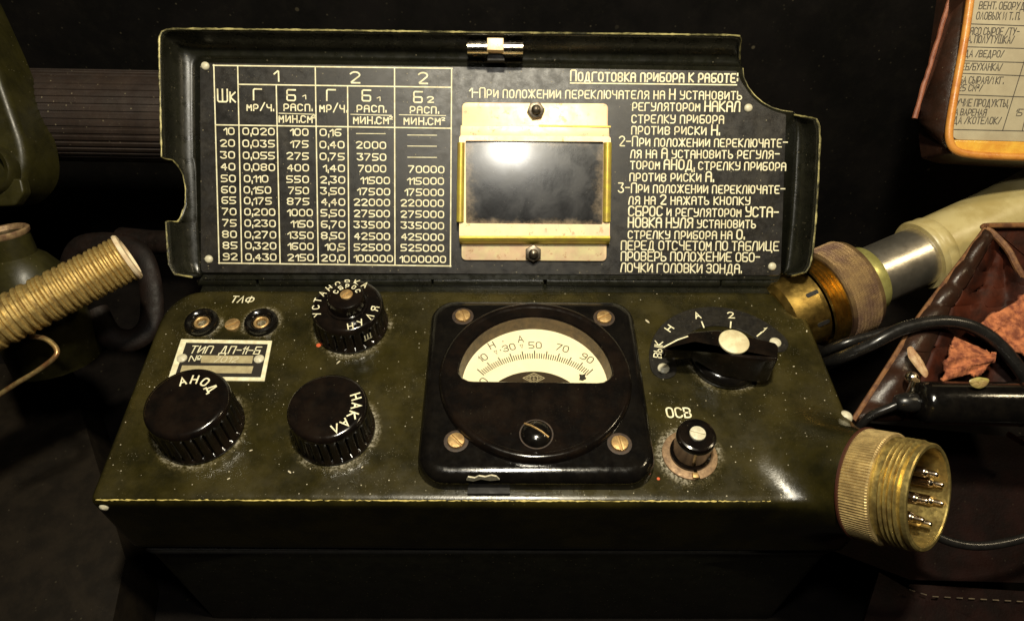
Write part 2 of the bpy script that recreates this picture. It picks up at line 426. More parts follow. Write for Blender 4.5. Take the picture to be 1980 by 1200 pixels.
# casting with the connector boss grown out of its right front corner
AX = V((.611, -.54, .578)).normalized(); RC = PD(1672, 934, 23.9)
quad = [(-13.12, -.02), (13.28, -.14), (12.90, 9.6), (-13.36, 9.6)]
def cast_sdf(x, y, z):
    ds = []
    for i in range(4):
        a, b = quad[i], quad[(i+1) % 4]; ex, ey = b[0]-a[0], b[1]-a[1]; L = math.hypot(ex, ey)
        ds.append(((x-a[0])*ey-(y-a[1])*ex)/L+.06*(z < -99))
    d = smax(smax(ds[0], ds[1], .5), smax(ds[2], ds[3], 2.0), .3)
    d = smax(d, smax(ds[1], ds[2], 2.0), .3)
    d = smax(d, z, .34); d = smax(d, -4.0-z, .5)
    px, py, pz = x-RC.x, y-RC.y, z-RC.z
    t = px*AX.x+py*AX.y+pz*AX.z; r = np.sqrt(np.maximum((px-t*AX.x)**2+(py-t*AX.y)**2+(pz-t*AX.z)**2, 1e-9))
    cone = smax((r-(1.76-.10*t))*.98, smax(t-.15, -4.5-t, .3), .25)
    return smin(d, cone, .75)
P_, F_ = surface_nets(cast_sdf, (-14.2, -2.8, -5), (16.2, 10.6, 2.8), .115)
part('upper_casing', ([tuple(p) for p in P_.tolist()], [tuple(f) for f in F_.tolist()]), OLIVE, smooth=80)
lo = roundpoly([(-12.85, .12), (12.95, .12), (12.6, 9.3), (-13.05, 9.3)], .4)
part('lower_case', prism(lo, -12.0, -4.12, .10, 3), DARKPAINT)
part('case_seam', prism(offs(ccw(lo), -.12), -4.32, -3.95, .05, 2), BLACK)
part('rivet', xf(lathe([(.16, 0), (.15, .05), (.08, .1), (0, .12)], 14), frame((-12.72, .0, -.42), (0, -1, .3))), WHITE)

def cast_surface(x, dy, dz, y0=2.5, z0=-2.5):
    lo_, hi_ = 0., 8.
    for _ in range(40):
        m = (lo_+hi_)/2
        if cast_sdf(np.float64(x), np.float64(y0+dy*m), np.float64(z0+dz*m)) < 0: lo_ = m
        else: hi_ = m
    return V((x, y0+dy*lo_, z0+dz*lo_))
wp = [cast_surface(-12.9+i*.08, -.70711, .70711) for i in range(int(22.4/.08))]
part('front_edge_highlight', tube([p+V((0, random.uniform(-.012, .012), random.uniform(-.012, .012))) for p in wp], [max(.003, .015+.007*math.sin(i*.11)+random.gauss(0, .008)) for i, _ in enumerate(wp)], 6), surface('edge_highlight_yellow', (.90, .74, .24), (.60, .48, .14), .35, .5, nscale=3, metal=.15))  # bright strip painted in for the highlight line on the worn front edge

# ---- lid: a deep drawn pan; stations carry (floor pixel, rim pixel, share of the wall that is left)
RD = 1.3
def st(fx, fy, rx, ry, s=1.0): return (PL(fx, fy, 0), PL(rx, ry, RD), s)
wallA = [st(391, 531, 362, 537, .8), st(388, 527, 338, 530), st(388, 505, 326, 510), st(384, 440, 321, 430), st(383, 432, 321, 428, .92), st(383, 430, 321, 428, .62),
         st(383, 418, 321, 416, .50), st(382, 395, 320, 395, .36), st(381, 362, 318, 362, .32), st(381, 335, 316, 335, .38), st(380, 318, 314, 315, .52), st(379, 307, 313, 306, .66),
         st(379, 305, 313, 305, .95), st(379, 303, 312.5, 303), st(378, 220, 310.5, 220), st(378, 140, 308.5, 130), st(378, 132, 308, 90), st(379, 126, 308.5, 72), st(382, 121, 313, 62),
         st(387, 117, 322, 57.5), st(394, 115, 336, 56), st(450, 115, 430, 56.5), st(650, 118, 640, 59), st(900, 122, 900, 62.5), st(1180, 126, 1190, 65.5), st(1400, 129, 1410, 68),
         st(1422, 130, 1430, 70), st(1430, 130, 1437, 74, .9), st(1433, 131, 1440, 80, .7), st(1436, 132, 1442, 90, .35)]
wallB = [st(1533, 217, 1560, 219, .3), st(1536, 220, 1572, 223, .75), st(1538, 228, 1579, 230), st(1539, 245, 1584, 245), st(1538, 270, 1585.5, 268), st(1534, 350, 1582, 350), st(1528, 430, 1577, 430),
         st(1522, 490, 1571, 490), st(1519, 515, 1566, 514), st(1517, 524, 1558, 526), st(1514, 530, 1540, 534, .8)]
def wall_geo(sts, k=9):
    vs = []; rims = []
    for a, b, s in sts:
        dz = LN*(b-a).dot(LN); out = (b-a)-dz; c = a+out*1.02+dz*.04
        row = []
        for j in range(k+1):
            t = s*j/k; row.append(a*(1-t)**2+c*2*t*(1-t)+b*t*t)
        vs += [tuple(v) for v in row]; rims.append(row[-1])
    fs = [(i*(k+1)+j, (i+1)*(k+1)+j, (i+1)*(k+1)+j+1, i*(k+1)+j+1) for i in range(len(sts)-1) for j in range(k)]
    return (vs, fs), rims
notch = [(1438, 150), (1446, 168), (1458, 184), (1474, 198), (1492, 208), (1512, 214)]
floor_px = [(391, 531)]+[None]
fl_loop = [a for a, b, s in wallA]+[PL(*p) for p in notch]+[a for a, b, s in wallB]
ga, rimA = wall_geo(wallA); gb, rimB = wall_geo(wallB)
lid = part('lid', join(ga, gb, ([tuple(v) for v in fl_loop], [tuple(range(len(fl_loop)))])), DARKPAINT, smooth=50)
sm = lid.modifiers.new('thickness', 'SOLIDIFY'); sm.thickness = .09; sm.offset = 0
def jag(pts, a):
    return [p+V((random.uniform(-a, a), random.uniform(-a, a), random.uniform(-a, a))) for p in pts]
def resamp(pts, step):
    out = [pts[0]]
    for a, b in zip(pts, pts[1:]):
        n = max(1, int((b-a).length/step)); out += [a.lerp(b, (i+1)/n) for i in range(n)]
    return out
for rr in (rimA, rimB):
    q = resamp(rr, .12); part('rim_edge', tube(jag(q, .006), [.036+random.uniform(-.012, .012) for _ in q], 6), EDGE, lid)
q = resamp([PL(*p, .02) for p in [(1436, 132)]+notch+[(1533, 217)]], .12); part('rim_edge', tube(jag(q, .004), .032, 6), EDGE, lid)

LF = Matrix(((LX.x, LU.x, LN.x, LB.x), (LX.y, LU.y, LN.y, LB.y), (LX.z, LU.z, LN.z, LB.z), (0, 0, 0, 1)))
LFI = LF.inverted()
def l2(px, py, d=0.): p = LFI @ PL(px, py, d); return (p.x, p.y)
DPL = .075
pl_px = [(388, 527), (386, 125), (395, 121), (1425, 137), (1434, 158), (1456, 190), (1480, 207), (1505, 217), (1521, 221), (1510, 533)]
part('instruction_plate', xf(prism(roundpoly([l2(*p, DPL) for p in pl_px], [.2, .2, .1, .05, .2, .3, .3, .1, .1, .2]), .046, DPL, .02, 1), LF), PLATE, lid)
T = DPL+.004
def ltext(txt, x0, y0, x1, y1, cap=.285, wd=.049, **k):
    return part('lettering', text_geo(txt, PL(x0, y0, T), PL(x1, y1, T), cap, LN, wd, jit=.006, **k), CREAM, lid)
def z2(x, y): return (860+x*.46654, 40+y*.46667)
for txt, xa, ya, xb, yb, cap in [("*Подготовка прибора к работе:*", 522, 249, 1210, 256, .41), ("1-При положении переключателя на *Н* установить", 103, 318, 1230, 327, .38),
    ("регулятором *НАКАЛ*", 778, 372, 1221, 376, .38), ("стрелку прибора", 776, 423, 1155, 425, .38), ("против риски *Н.*", 774, 470, 1135, 473, .38),
    ("2-При положении переключате-", 724, 519, 1418, 524, .38), ("ля на *А* установить регуля-", 770, 568, 1385, 571, .38), ("тором *АНОД*, стрелку прибора", 770, 614, 1412, 620, .38),
    ("против риски *А.*", 767, 664, 1110, 666, .38), ("3-При положении переключате-", 720, 711, 1408, 716, .38), ("ля на *2* нажать кнопку", 763, 760, 1264, 762, .38),
    ("*СБРОС* и регулятором *УСТА-*", 762, 808, 1380, 812, .38), ("*НОВКА НУЛЯ* установить", 761, 855, 1287, 858, .38), ("стрелку прибора на *О.*", 760, 902, 1238, 904, .38),
    ("ПЕРЕД ОТСЧЕТОМ ПО ТАБЛИЦЕ", 731, 948, 1383, 952, .355), ("ПРОВЕРЬ ПОЛОЖЕНИЕ ОБО-", 731, 993, 1304, 997, .355), ("ЛОЧКИ ГОЛОВКИ ЗОНДА.", 730, 1040, 1226, 1045, .355)]:
    a, b = z2(xa, ya), z2(xb, yb); ltext(txt, *a, *b, cap=cap, small=.80, space=2.4)
def z1(x, y): return (300+x/2.4, 40+y/2.4)
def line_geo(pairs, wd=.05):
    gs = []
    for k, (a, b) in enumerate(pairs):
        A, B = l2(*z1(*a), T), l2(*z1(*b), T); rv, rf = ribbon([A, B], wd); gs.append(([(x, y, T+.0007*k) for x, y in rv], rf))
    return xf(join(*gs), LF)
part('table_grid', line_geo([((270, 208), (1378, 222)), ((272, 206), (297, 1126)), ((1376, 222), (1370, 1140)), ((295, 1124), (1372, 1138)), ((383, 210), (402, 1126)), ((388, 296), (1373, 310)),
    ((562, 300), (580, 1128)), ((743, 214), (757, 1130)), ((893, 304), (900, 1132)), ((1111, 219), (1113, 1134)), ((282, 484), (1372, 500))]), CREAM, lid)
part('table_rule', line_geo([((575, 430), (738, 435)), ((908, 435), (1096, 440)), ((1133, 437), (1348, 441)), ((934, 524), (1068, 525)), ((1172, 531), (1306, 532)), ((1172, 582), (1306, 583)), ((1172, 634), (1306, 635))], .03), CREAM, lid)
u0, u1 = l2(1103, 160.8, T), l2(1424, 164.5, T); rv, rf = ribbon([u0, u1], .05); part('underline', xf(([(x, y, T) for x, y in rv], rf), LF), CREAM, lid)
def t1(txt, xa, xb, yb, ye=None, cap=.245, wd=.049, **k):
    a, b = z1(xa, yb), z1(xb, ye if ye is not None else yb+.012*(xb-xa)); ltext(txt, *a, *b, cap=cap, wd=wd, **k)
for a in [("*1*", 553, 568, 281, 281, .42), ("*2*", 907, 949, 288, 289, .42), ("*2*", 1223, 1263, 292, 293, .42), ("*Шк*", 291, 372, 376, 377, .48), ("*Г*", 456, 492, 366, 367, .42), ("*Б*", 612, 650, 371, 372, .42),
          ("1", 686, 696, 364, 364, .16), ("мр/ч.", 427, 546, 416, 418, .30), ("расп.", 598, 725, 417, 419, .32), ("мин.см", 576, 728, 471, 473, .34), ("*Г*", 797, 836, 370, 371, .42), ("мр/ч.", 765, 886, 423, 425, .34),
          ("*Б*", 961, 999, 372, 373, .42), ("1", 1030, 1040, 372, 372, .16), ("расп.", 938, 1068, 423, 425, .32), ("мин.см", 921, 1082, 477, 479, .34), ("*Б*", 1200, 1238, 379, 380, .42), ("2", 1264, 1291, 380, 380, .22),
          ("расп.", 1184, 1312, 428, 430, .32), ("мин.см", 1156, 1322, 481, 483, .34), ("2", 731, 744, 452, 452, .11), ("2", 1087, 1101, 458, 458, .11), ("2", 1330, 1344, 463, 463, .11)]:
    t1(a[0], a[1], a[2], a[3], a[4], cap=a[5], wd=.034 if a[5] < .2 else .05, small=.78)
ROWS = [("10", 320, 366, "0,020", 408, 552, "100", 629, 709, "0,16", 766, 862, None, None), ("20", 304, 368, "0,035", 408, 553, "175", 629, 710, "0,40", 766, 876, ("2000", 935, 1069), None),
 ("30", 305, 369, "0,055", 410, 554, "275", 612, 711, "0,75", 766, 877, ("3750", 938, 1070), None), ("40", 306, 370, "0,080", 413, 554, "400", 613, 711, "1,40", 781, 878, ("7000", 944, 1070), ("70000", 1177, 1340)),
 ("50", 308, 372, "0,110", 414, 523, "550", 612, 711, "2,30", 768, 879, ("11500", 955, 1087), ("115000", 1172, 1338)), ("60", 309, 373, "0,150", 414, 536, "750", 620, 712, "3,50", 769, 879, ("17500", 940, 1088), ("175000", 1160, 1338)),
 ("65", 311, 374, "0,175", 415, 540, "875", 614, 713, "4,40", 771, 879, ("22000", 924, 1087), ("220000", 1142, 1338)), ("70", 312, 375, "0,200", 416, 556, "1000", 615, 729, "5,50", 770, 879, ("27500", 924, 1087), ("275000", 1142, 1338)),
 ("75", 314, 376, "0,230", 417, 558, "1150", 631, 732, "6,70", 772, 880, ("33500", 924, 1087), ("335000", 1142, 1338)), ("80", 314, 377, "0,270", 418, 559, "1350", 617, 733, "8,50", 772, 880, ("42500", 924, 1088), ("425000", 1142, 1338)),
 ("85", 316, 379, "0,320", 420, 560, "1600", 617, 733, "10,5", 790, 880, ("52500", 924, 1088), ("525000", 1142, 1338)), ("92", 317, 380, "0,430", 421, 561, "2150", 617, 734, "20,0", 773, 881, ("100000", 923, 1101), ("1000000", 1137, 1347))]
YB = [527, 583, 638, 692, 746, 798, 848, 900, 952, 1005, 1056, 1108]
for R_, y in zip(ROWS, YB):
    yy = lambda x: y+.0135*(x-300)
    its = [R_[0:3], R_[3:6], R_[6:9], R_[9:12]]+[q for q in R_[12:14] if q]
    for t_, xa, xb in its: t1(t_, xa, xb, yy(xa), yy(xb), cap=.255)
dome = lathe([(.17, 0), (.165, .04), (.13, .085), (.07, .11), (0, .12)], 16)
rv0 = None
for p in [(397, 128), (404, 501), (1447, 209), (1493, 515)]:
    M = LF @ Matrix.Translation((*l2(*p, DPL), DPL))
    rv0 = mesh('rivet', dome, WHITE, lid, M=M) if rv0 is None else again(rv0, lid, M)
# magnifier bracket
def lpoly(pts, d, r=.15): return roundpoly([l2(*p, d) for p in pts], r)
part('bracket_base', xf(prism(lpoly([(893, 198), (1176, 200), (1173, 505), (892, 503)], .2, .22), DPL+.002, .2, .04, 2), LF), ZINC, lid)
def fr(o, i, d0, d1):
    O_, I_ = ccw(lpoly(o, d1, .12)), ccw(lpoly(i, d1, .06)); return xf(join(holed(O_, I_, d1), skirt(O_, d0, O_, d1), skirt(I_[::-1], d0, I_[::-1], d1)), LF)
part('bracket_frame', fr([(888, 262), (1181, 264), (1179, 462), (888, 460)], [(900, 272), (1167, 274), (1165, 434), (901, 432)], .2, .62), ZINC, lid)
stp = [l2(*p, .62) for p in [(890, 241), (1179, 243), (1180, 265), (889, 263)]]
part('bracket_step', xf(join(prism(stp, .2, .46, .05, 2)), LF), ZINC, lid)
part('bracket_shim', xf(prism([l2(*p, .5) for p in [(1042, 241), (1181, 243.5), (1181, 246.5), (1042, 244)]], .44, .50), LF), ZINCGOLD, lid)
lip = [((LF @ V((*l2(x, y, .4), z)))) for x in (889, 1178) for y, z in ((456, .62), (460, .66), (465, .60), (470, .42), (472, .2))]
part('bracket_lip', ([tuple(v) for v in lip], [(j, j+1, j+6, j+5) for j in range(4)]), ZINCGOLD, lid)
for xa, xb in ((884.5, 899), (1167, 1183)):
    a0_, a1_ = l2((xa+xb)/2, 276, .62), l2((xa+xb)/2-2, 429, .62); rr = .5*(l2(xb, 300, .62)[0]-l2(xa, 300, .62)[0])
    part('bracket_clip', tube([LF @ V((*a0_, .60)), LF @ V((*a1_, .60))], rr, 16), ZINCGOLD, lid)
LENSM = NT('dark_magnifier_glass'); 
def lens_mat():
    t = LENSM; sm_ = t.noise(.9, 5, .6, None, .4); 
    sep = t.n('ShaderNodeSeparateXYZ'); t.t.links.new(t.tc, sep.inputs[0])
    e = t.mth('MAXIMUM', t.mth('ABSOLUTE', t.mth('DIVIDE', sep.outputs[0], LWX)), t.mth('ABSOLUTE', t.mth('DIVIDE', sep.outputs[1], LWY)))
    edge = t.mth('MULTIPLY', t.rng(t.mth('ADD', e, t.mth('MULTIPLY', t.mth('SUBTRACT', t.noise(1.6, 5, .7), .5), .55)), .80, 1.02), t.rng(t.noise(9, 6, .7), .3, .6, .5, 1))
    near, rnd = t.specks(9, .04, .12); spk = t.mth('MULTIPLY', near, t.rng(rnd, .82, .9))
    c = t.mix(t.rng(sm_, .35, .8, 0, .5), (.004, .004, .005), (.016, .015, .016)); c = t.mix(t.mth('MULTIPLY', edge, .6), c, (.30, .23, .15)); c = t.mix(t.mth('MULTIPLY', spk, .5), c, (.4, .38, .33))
    r = t.rng(sm_, .35, .7, .26, .40); h = t.mth('ADD', t.noise(5, 5, .65, t.stretch((1, .6, 1))), t.mth('MULTIPLY', t.noise(26, 3, .6), .25)); t.bump(h, .06, .05)
    return t.fin(c, r, 0, .6, 1., .18)
lc = [l2(*p, .55) for p in ((897, 269), (1169, 437))]; lcx, lcy = (lc[0][0]+lc[1][0])/2, (lc[0][1]+lc[1][1])/2; LWX, LWY = abs(lc[1][0]-lc[0][0])/2, abs(lc[1][1]-lc[0][1])/2
nn = 24; vs = []; 
for j in range(nn+1):
    for i in range(nn+1):
        x, y = (i/nn*2-1), (j/nn*2-1); vs.append((x*LWX, y*LWY, .10*(1-.5*x*x-.5*y*y)))
part_lens = mesh('magnifier_lens', (vs, [(j*(nn+1)+i, j*(nn+1)+i+1, (j+1)*(nn+1)+i+1, (j+1)*(nn+1)+i) for j in range(nn) for i in range(nn)]), lens_mat(), lid, M=LF @ Matrix.Translation((lcx, lcy, .44)))
def nut(px, py, rot):
    hexp = [(.36*math.cos(math.radians(60*i+rot)), .36*math.sin(math.radians(60*i+rot))) for i in range(6)]
    return join(prism(hexp, .0, .2, .05, 2), lathe([(.19, .2), (.19, .34), (.13, .40), (.0, .42)], 18, cap=False))
for (x, y, r_) in ((1036, 214, 8), (1031, 490, 30)): mesh('nut', nut(x, y, r_), STEEL, lid, M=LF @ Matrix.Translation((*l2(x, y, .25), .2)))
# clasp hanging on the top wall
def seg(x0, x1, y, d, r): return tube([PL(x0, y, d), PL(x1, y+.2, d)], r, 14)
part('clasp', seg(904, 944, 92, .95, .27), CHROME, lid); part('clasp', seg(972, 1011, 93, .95, .27), CHROME, lid)
part('clasp_bracket', join(xf(prism([l2(*p, .9) for p in [(905, 79), (1010, 80.5), (1010, 90), (905, 88)]], .55, .9, .03, 1), LF), xf(prism([l2(*p, .7) for p in [(905, 96), (1011, 98), (1011, 110), (906, 108)]], .42, .75, .05, 1), LF)), DARKPAINT, lid)
part('clasp_tongue', xf(prism([l2(*p, 1.0) for p in [(942, 77), (974, 77.5), (974, 102), (942, 101)]], .5, 1.32, .06, 2), LF), ZINC, lid)
part('clasp_hook', xf(prism([l2(*p, .8) for p in [(941, 103), (976, 103), (976, 118), (942, 118)]], .55, .8, .03, 1), LF), BLACK, lid)
for x in (918, 995): mesh('rivet', lathe([(.12, 0), (.1, .06), (0, .09)], 12), COPPER, lid, M=LF @ Matrix.Translation((*l2(x, 103, .78), .75)))
# hinge knuckles
hy, hz = 9.97, .02
hx = [(385, 502), (504, 837), (838.5, 1051), (1055, 1389), (1390.5, 1502)]
for k, (a, b) in enumerate(hx):
    xa, xb = PY(a, 545, hy).x, PY(b, 548, hy).x
    M = frame((xa+.02, hy, hz), (1, 0, 0)); part('hinge_knuckle', xf(lathe([(.25, 0), (.285, .03), (.285, xb-xa-.06), (.25, xb-xa-.03)], 24), M), DARKPAINT)
part('hinge_leaf', box(-12.1, 9.4, -.4, 12.0, 9.9, -.06), DARKPAINT)
part('lid_leaf', xf(prism([l2(392, 524, 0), l2(1512, 524, 0), l2(1506, 541, 0), l2(392, 540, 0)], -.08, .03, .01, 1), LF), DARKPAINT, lid)

def at_panel(px, py, z=0): p = PZ(px, py, z); return Matrix.Translation(p)
# ---- knobs
def flute(n, depth, z0, z1):
    def f(a, r, z):
        if z < z0 or z > z1: return 1
        q = abs(math.sin(a*n/2)); return 1-depth*(1-q)**2.2
    return f
def knob(x, y, R, H, n=26, label=None, dish=True):
    M = Matrix.Translation((x, y, 0)); e = .1
    prof = [(R*1.0, .03), (R*1.03, .10), (R*1.02, .16), (R*1.0, .2), (R*.985, H-.42), (R*.985, H-.34), (R*.985, H-.26), (R*.975, H-.14), (R*.95, H-.06), (R*.90, H-.015), (R*.84, H), (R*.5, H-.01), (.02, H-.02)]
    prof = [(r, max(z, .02)) for r, z in prof]
    o = mesh('knob', lathe(prof, n*8, flute(n, .085, .17, H-.3)), BAKE, IN, M=M, smooth=50)
    if label: o['label'] = label
    return o
def ang(c, p, z): q = PZ(*p, z); return math.atan2(q.y-c[1], q.x-c[0]), math.hypot(q.x-c[0], q.y-c[1])
def knobtext(parent, txt, c, z, pa, pb, cap, wd, inward=False, rad=None):
    a0_, r0_ = ang(c, pa, z); a1_, r1_ = ang(c, pb, z)
    if inward:
        while a1_ < a0_: a1_ += 2*math.pi
    else:
        while a1_ > a0_: a1_ -= 2*math.pi
    return part('lettering', arc_text_geo(txt, Matrix.Translation((c[0], c[1], z)), rad or (r0_+r1_)/2, a0_, a1_, cap, wd, inward), CREAM, parent)
k1 = knob(-10.12, 2.78, 1.45, 1.7); z3 = lambda x, y: (170+x*.4, 520+y*.4)
knobtext(k1, "АНОД", (-10.12, 2.78), 1.702, z3(457, 537), z3(592, 578), .30, .055)
k2 = knob(-5.40, 2.68, 1.38, 1.6)
knobtext(k2, "НАКАЛ", (-5.40, 2.68), 1.602, z3(1280, 620), z3(1200, 783), .30, .052)
k3 = knob(-5.5, 7.5, 1.40, 1.3, 24); 
knobtext(k3, "УСТАНОВКА", (-5.5, 7.5), 1.302, z3(1126, 212), z3(1337, 78), .25, .04, rad=1.17)
knobtext(k3, "НУЛЯ", (-5.5, 7.5), 1.302, z3(1266, 262), z3(1382, 190), .27, .042, inward=True, rad=1.13)
cb = (PZ(667, 572, 1.9).x, PZ(667, 572, 1.9).y)
part('reset_button', xf(lathe([(.78, 1.30), (.78, 1.36), (.70, 1.38), (.70, 1.80), (.67, 1.87), (.60, 1.90), (.02, 1.90)], 48), Matrix.Translation((-5.45, 7.45, 0))), BAKE, k3)
knobtext(k3, "СБРОС", (-5.4, 7.45), 1.903, z3(1190, 108), z3(1296, 108), .17, .035)
def screw_geo(r, slot=.16, h=.06, n=20):
    """slotted head: two halves standing on a disc"""
    g = [lathe([(r, -.02), (r, h*.35), (0, h*.35)], n)]
    for s in (0, math.pi):
        pts = [(r*math.cos(s+t), r*math.sin(s+t)) for t in [math.asin(slot/2)+(math.pi-2*math.asin(slot/2))*i/10 for i in range(11)]]
        g.append(prism(pts, h*.3, h, h*.35, 2))
    return join(*g)
mesh('screw', screw_geo(.24, .22, .05), BRASS, k3, M=Matrix.Translation((-5.4, 7.45, 1.90)) @ Matrix.Rotation(.9, 4, 'Z'))
for p in [(616, 667)]: mesh('paint_spot', lathe([(.1, .0), (.08, .02), (0, .025)], 9), RUSTLINE, IN, M=at_panel(*p))
mesh('paint_spot', lathe([(.06, .0), (.05, .02), (0, .025)], 9), RUSTLINE, IN, M=at_panel(1273, 925))

ka = math.radians(-52); kn_ = V((math.cos(ka), math.sin(ka), 0)); kt_ = V((-kn_.y, kn_.x, 0)); kc_ = V((-5.5, 7.5, .58))+kn_*1.415
part('lettering', text_geo('Ш', kc_+kt_*.12, kc_-kt_*.12, -.26, kn_, .04), CREAM, k3)
for cx_, cy_, ln_, an_ in ((1252, 621, .12, 2.2), (442, 925, .07, .4), (700, 903, .06, 1.), (1535, 708, .06, .2), (1290, 700, .08, .5), (655, 700, .1, .9), (560, 912, .1, 2.4), (486, 870, .07, .3), (1560, 640, .08, 1.2)):
    g_ = [(math.cos(t*1.0472)*ln_*random.uniform(.6, 1.2), math.sin(t*1.0472)*ln_*.35*random.uniform(.5, 1.3)) for t in range(6)]
    mesh('paint_chip', prism(ccw(g_), -.01, .008), surface('chipped_undercoat', (.62, .56, .40), (.35, .30, .2), .6, nscale=9), IN, M=at_panel(cx_, cy_, .002) @ Matrix.Rotation(an_, 4, 'Z'))
k1['label'] = 'large black fluted knob at the left front corner'; k2['label'] = 'black fluted knob between the left corner knob and the dial'; k3['label'] = 'black fluted knob near the hinge carrying a small central button'
# ---- sockets, screw, name plate
for x, y in ((390, 623), (505, 623)):
    M = at_panel(x, y, .1)
    s_ = mesh('socket', lathe([(.66, -.12), (.66, .05), (.62, .14), (.52, .18), (.40, .13), (.33, .02), (.30, -.12)], 40, cap=False), BAKESIDE, IN, M=M)
    mesh('contact_bush', lathe([(.30, -.2), (.30, .02), (.25, .05), (.2, .02), (.17, -.35), (0, -.35)], 28), BRASS, s_, M=M)
mesh('screw', screw_geo(.30, .14, .07), BRASS, IN, M=at_panel(450, 628, .02) @ Matrix.Rotation(.55, 4, 'Z'))
NZ = .045
npx = [(350, 655), (526, 658), (511, 736), (324, 734)]
def q2(px, py, z): p = PZ(px, py, z); return (p.x, p.y)
npl = part('name_plate', prism([q2(*p, NZ) for p in npx], .006, NZ, .01, 1), CREAM)
inn = [(360, 662), (518, 665), (504, 729), (338, 727)]
part('name_plate_field', prism([q2(*p, NZ+.004) for p in inn], NZ-.01, NZ+.004), surface('nameplate_black', (.02, .016, .012), None, .5), npl)
for a in ([(390, 686.5), (490, 687.5), (487, 702), (388, 701)], [(352, 706), (490, 707.5), (486, 721.5), (348, 720)]):
    part('blank_field', prism([q2(*p, NZ+.008) for p in a], NZ, NZ+.008), surface('nameplate_brassy', (.42, .36, .20), (.33, .27, .15), .5, nscale=4), npl)
def ptext(txt, x0, y0, x1, y1, z, cap, wd=.04, parent=IN, mat=CREAM, N=V((0, 0, 1)), **k):
    return part('lettering', text_geo(txt, PZ(x0, y0, z), PZ(x1, y1, z), cap, N, wd, **k), mat, parent)
ptext("ТИП", 366, 682, 407, 682.5, NZ+.008, .34, .045, npl, slant=.12); ptext("ДП-11-Б", 424, 682.5, 500, 684, NZ+.008, .34, .045, npl, rnd=True, slant=.12)
ptext("№", 365, 698, 385, 698.5, NZ+.008, .28, .035, npl); ptext("7012", 412, 699.5, 456, 700, NZ+.012, .26, .03, npl, mat=surface('faint_stamp', (.6, .55, .38), None, .6), slant=.2)
for p in ((352, 692.5), (501, 694)): mesh('rivet', lathe([(.2, 0), (.19, .04), (.12, .09), (0, .11)], 16), WHITE, npl, M=at_panel(*p, NZ))
ptext("ТЛФ", 445, 584, 487, 585, .005, .33, .05, IN, rnd=True, slant=.2)
ptext("ОСВ", 1291, 806, 1337, 806.5, .03, .40, .06, IN, rnd=True, slant=-.05)

# ---- panel meter
mc = V((1.69, 4.38)); 
out0 = rrect(mc.x-4.02, .42, mc.x+3.98, 8.32, .95, 8)
fl_ = prism(out0, .01, .80, .42, 6); fl_ = (fl_[0], fl_[1][:-2])
top_o = offs(ccw(out0), .42); cir_ = [(mc.x+3.3*math.cos(2*math.pi*i/96), mc.y+3.3*math.sin(2*math.pi*i/96)) for i in range(96)]
mt = mesh('meter', xf(join(fl_, holed(top_o, cir_, .80)), Matrix.Translation(-V((mc.x, mc.y, 0)))), BAKESIDE, IN, M=Matrix.Translation((mc.x, mc.y, 0)), smooth=50)
RM = 3.46; ZT = 1.08
# window outline traced on the top face
wz = ZT
wl, wt, wr = PZ(884, 712, wz), PZ(1034, 609, wz), PZ(1187, 719, wz)
def circ3(a, b, c):
    ax, ay, bx, by, cx, cy = a[0], a[1], b[0], b[1], c[0], c[1]; d = 2*(ax*(by-cy)+bx*(cy-ay)+cx*(ay-by))
    ux = ((ax*ax+ay*ay)*(by-cy)+(bx*bx+by*by)*(cy-ay)+(cx*cx+cy*cy)*(ay-by))/d; uy = ((ax*ax+ay*ay)*(cx-bx)+(bx*bx+by*by)*(ax-cx)+(cx*cx+cy*cy)*(bx-ax))/d
    return ux, uy, math.hypot(ax-ux, ay-uy)
ux, uy, ur = circ3(wl, wt, wr)
aL, aR = math.atan2(wl.y-uy, wl.x-ux), math.atan2(wr.y-uy, wr.x-ux)
if aL < 0: aL += 2*math.pi
arc = [(ux+ur*math.cos(aR+(aL-aR)*i/40), uy+ur*math.sin(aR+(aL-aR)*i/40)) for i in range(41)]
bl = [q2(886, 722, wz), q2(893, 731, wz), q2(905, 736.5, wz), q2(915, 737.5, wz), q2(1155, 740.5, wz), q2(1168, 739, wz), q2(1180, 732, wz), q2(1186, 725, wz)]
win = ccw(arc+bl)
circ_o = [(mc.x+(RM-.30)*math.cos(2*math.pi*i/96), mc.y+(RM-.30)*math.sin(2*math.pi*i/96)) for i in range(96)]
rim = xf(lathe([(RM, .78), (RM, .98), (RM-.06, 1.08), (RM-.14, 1.12), (RM-.22, 1.11), (RM-.30, ZT)], 96, cap=False), Matrix.Translation((mc.x, mc.y, 0)))
wi = offs(win, .06); wi2 = offs(win, .10)
part('meter_cover', join(rim, holed(circ_o, win, ZT), skirt(win[::-1], ZT, wi[::-1], ZT-.07)), BAKE, mt, smooth=45)
part('window_wall', skirt(wi[::-1], ZT-.07, offs(win, .16)[::-1], .40), surface('dusty_brown_bakelite', (.10, .065, .035), (.05, .032, .02), .4, .6, nscale=3, dust=.5), mt)
ZD = .42
dl = offs(win, -.15); n_ = len(dl)
part('dial_card', ([(x, y, ZD) for x, y in dl], [tuple(range(n_))]), DIAL, mt)
gm = NT('window_glass'); 
tr = gm.n('ShaderNodeBsdfTransparent'); gl = gm.n('ShaderNodeBsdfGlossy', i_Roughness=.03); frn = gm.n('ShaderNodeFresnel', i_IOR=1.45); mxs = gm.n('ShaderNodeMixShader')
tr.inputs[0].default_value = (.97, .95, .88, 1)
gm.t.links.new(frn.outputs[0], mxs.inputs[0]); gm.t.links.new(tr.outputs[0], mxs.inputs[1]); gm.t.links.new(gl.outputs[0], mxs.inputs[2]); gm.t.links.new(mxs.outputs[0], gm.out.inputs[0])
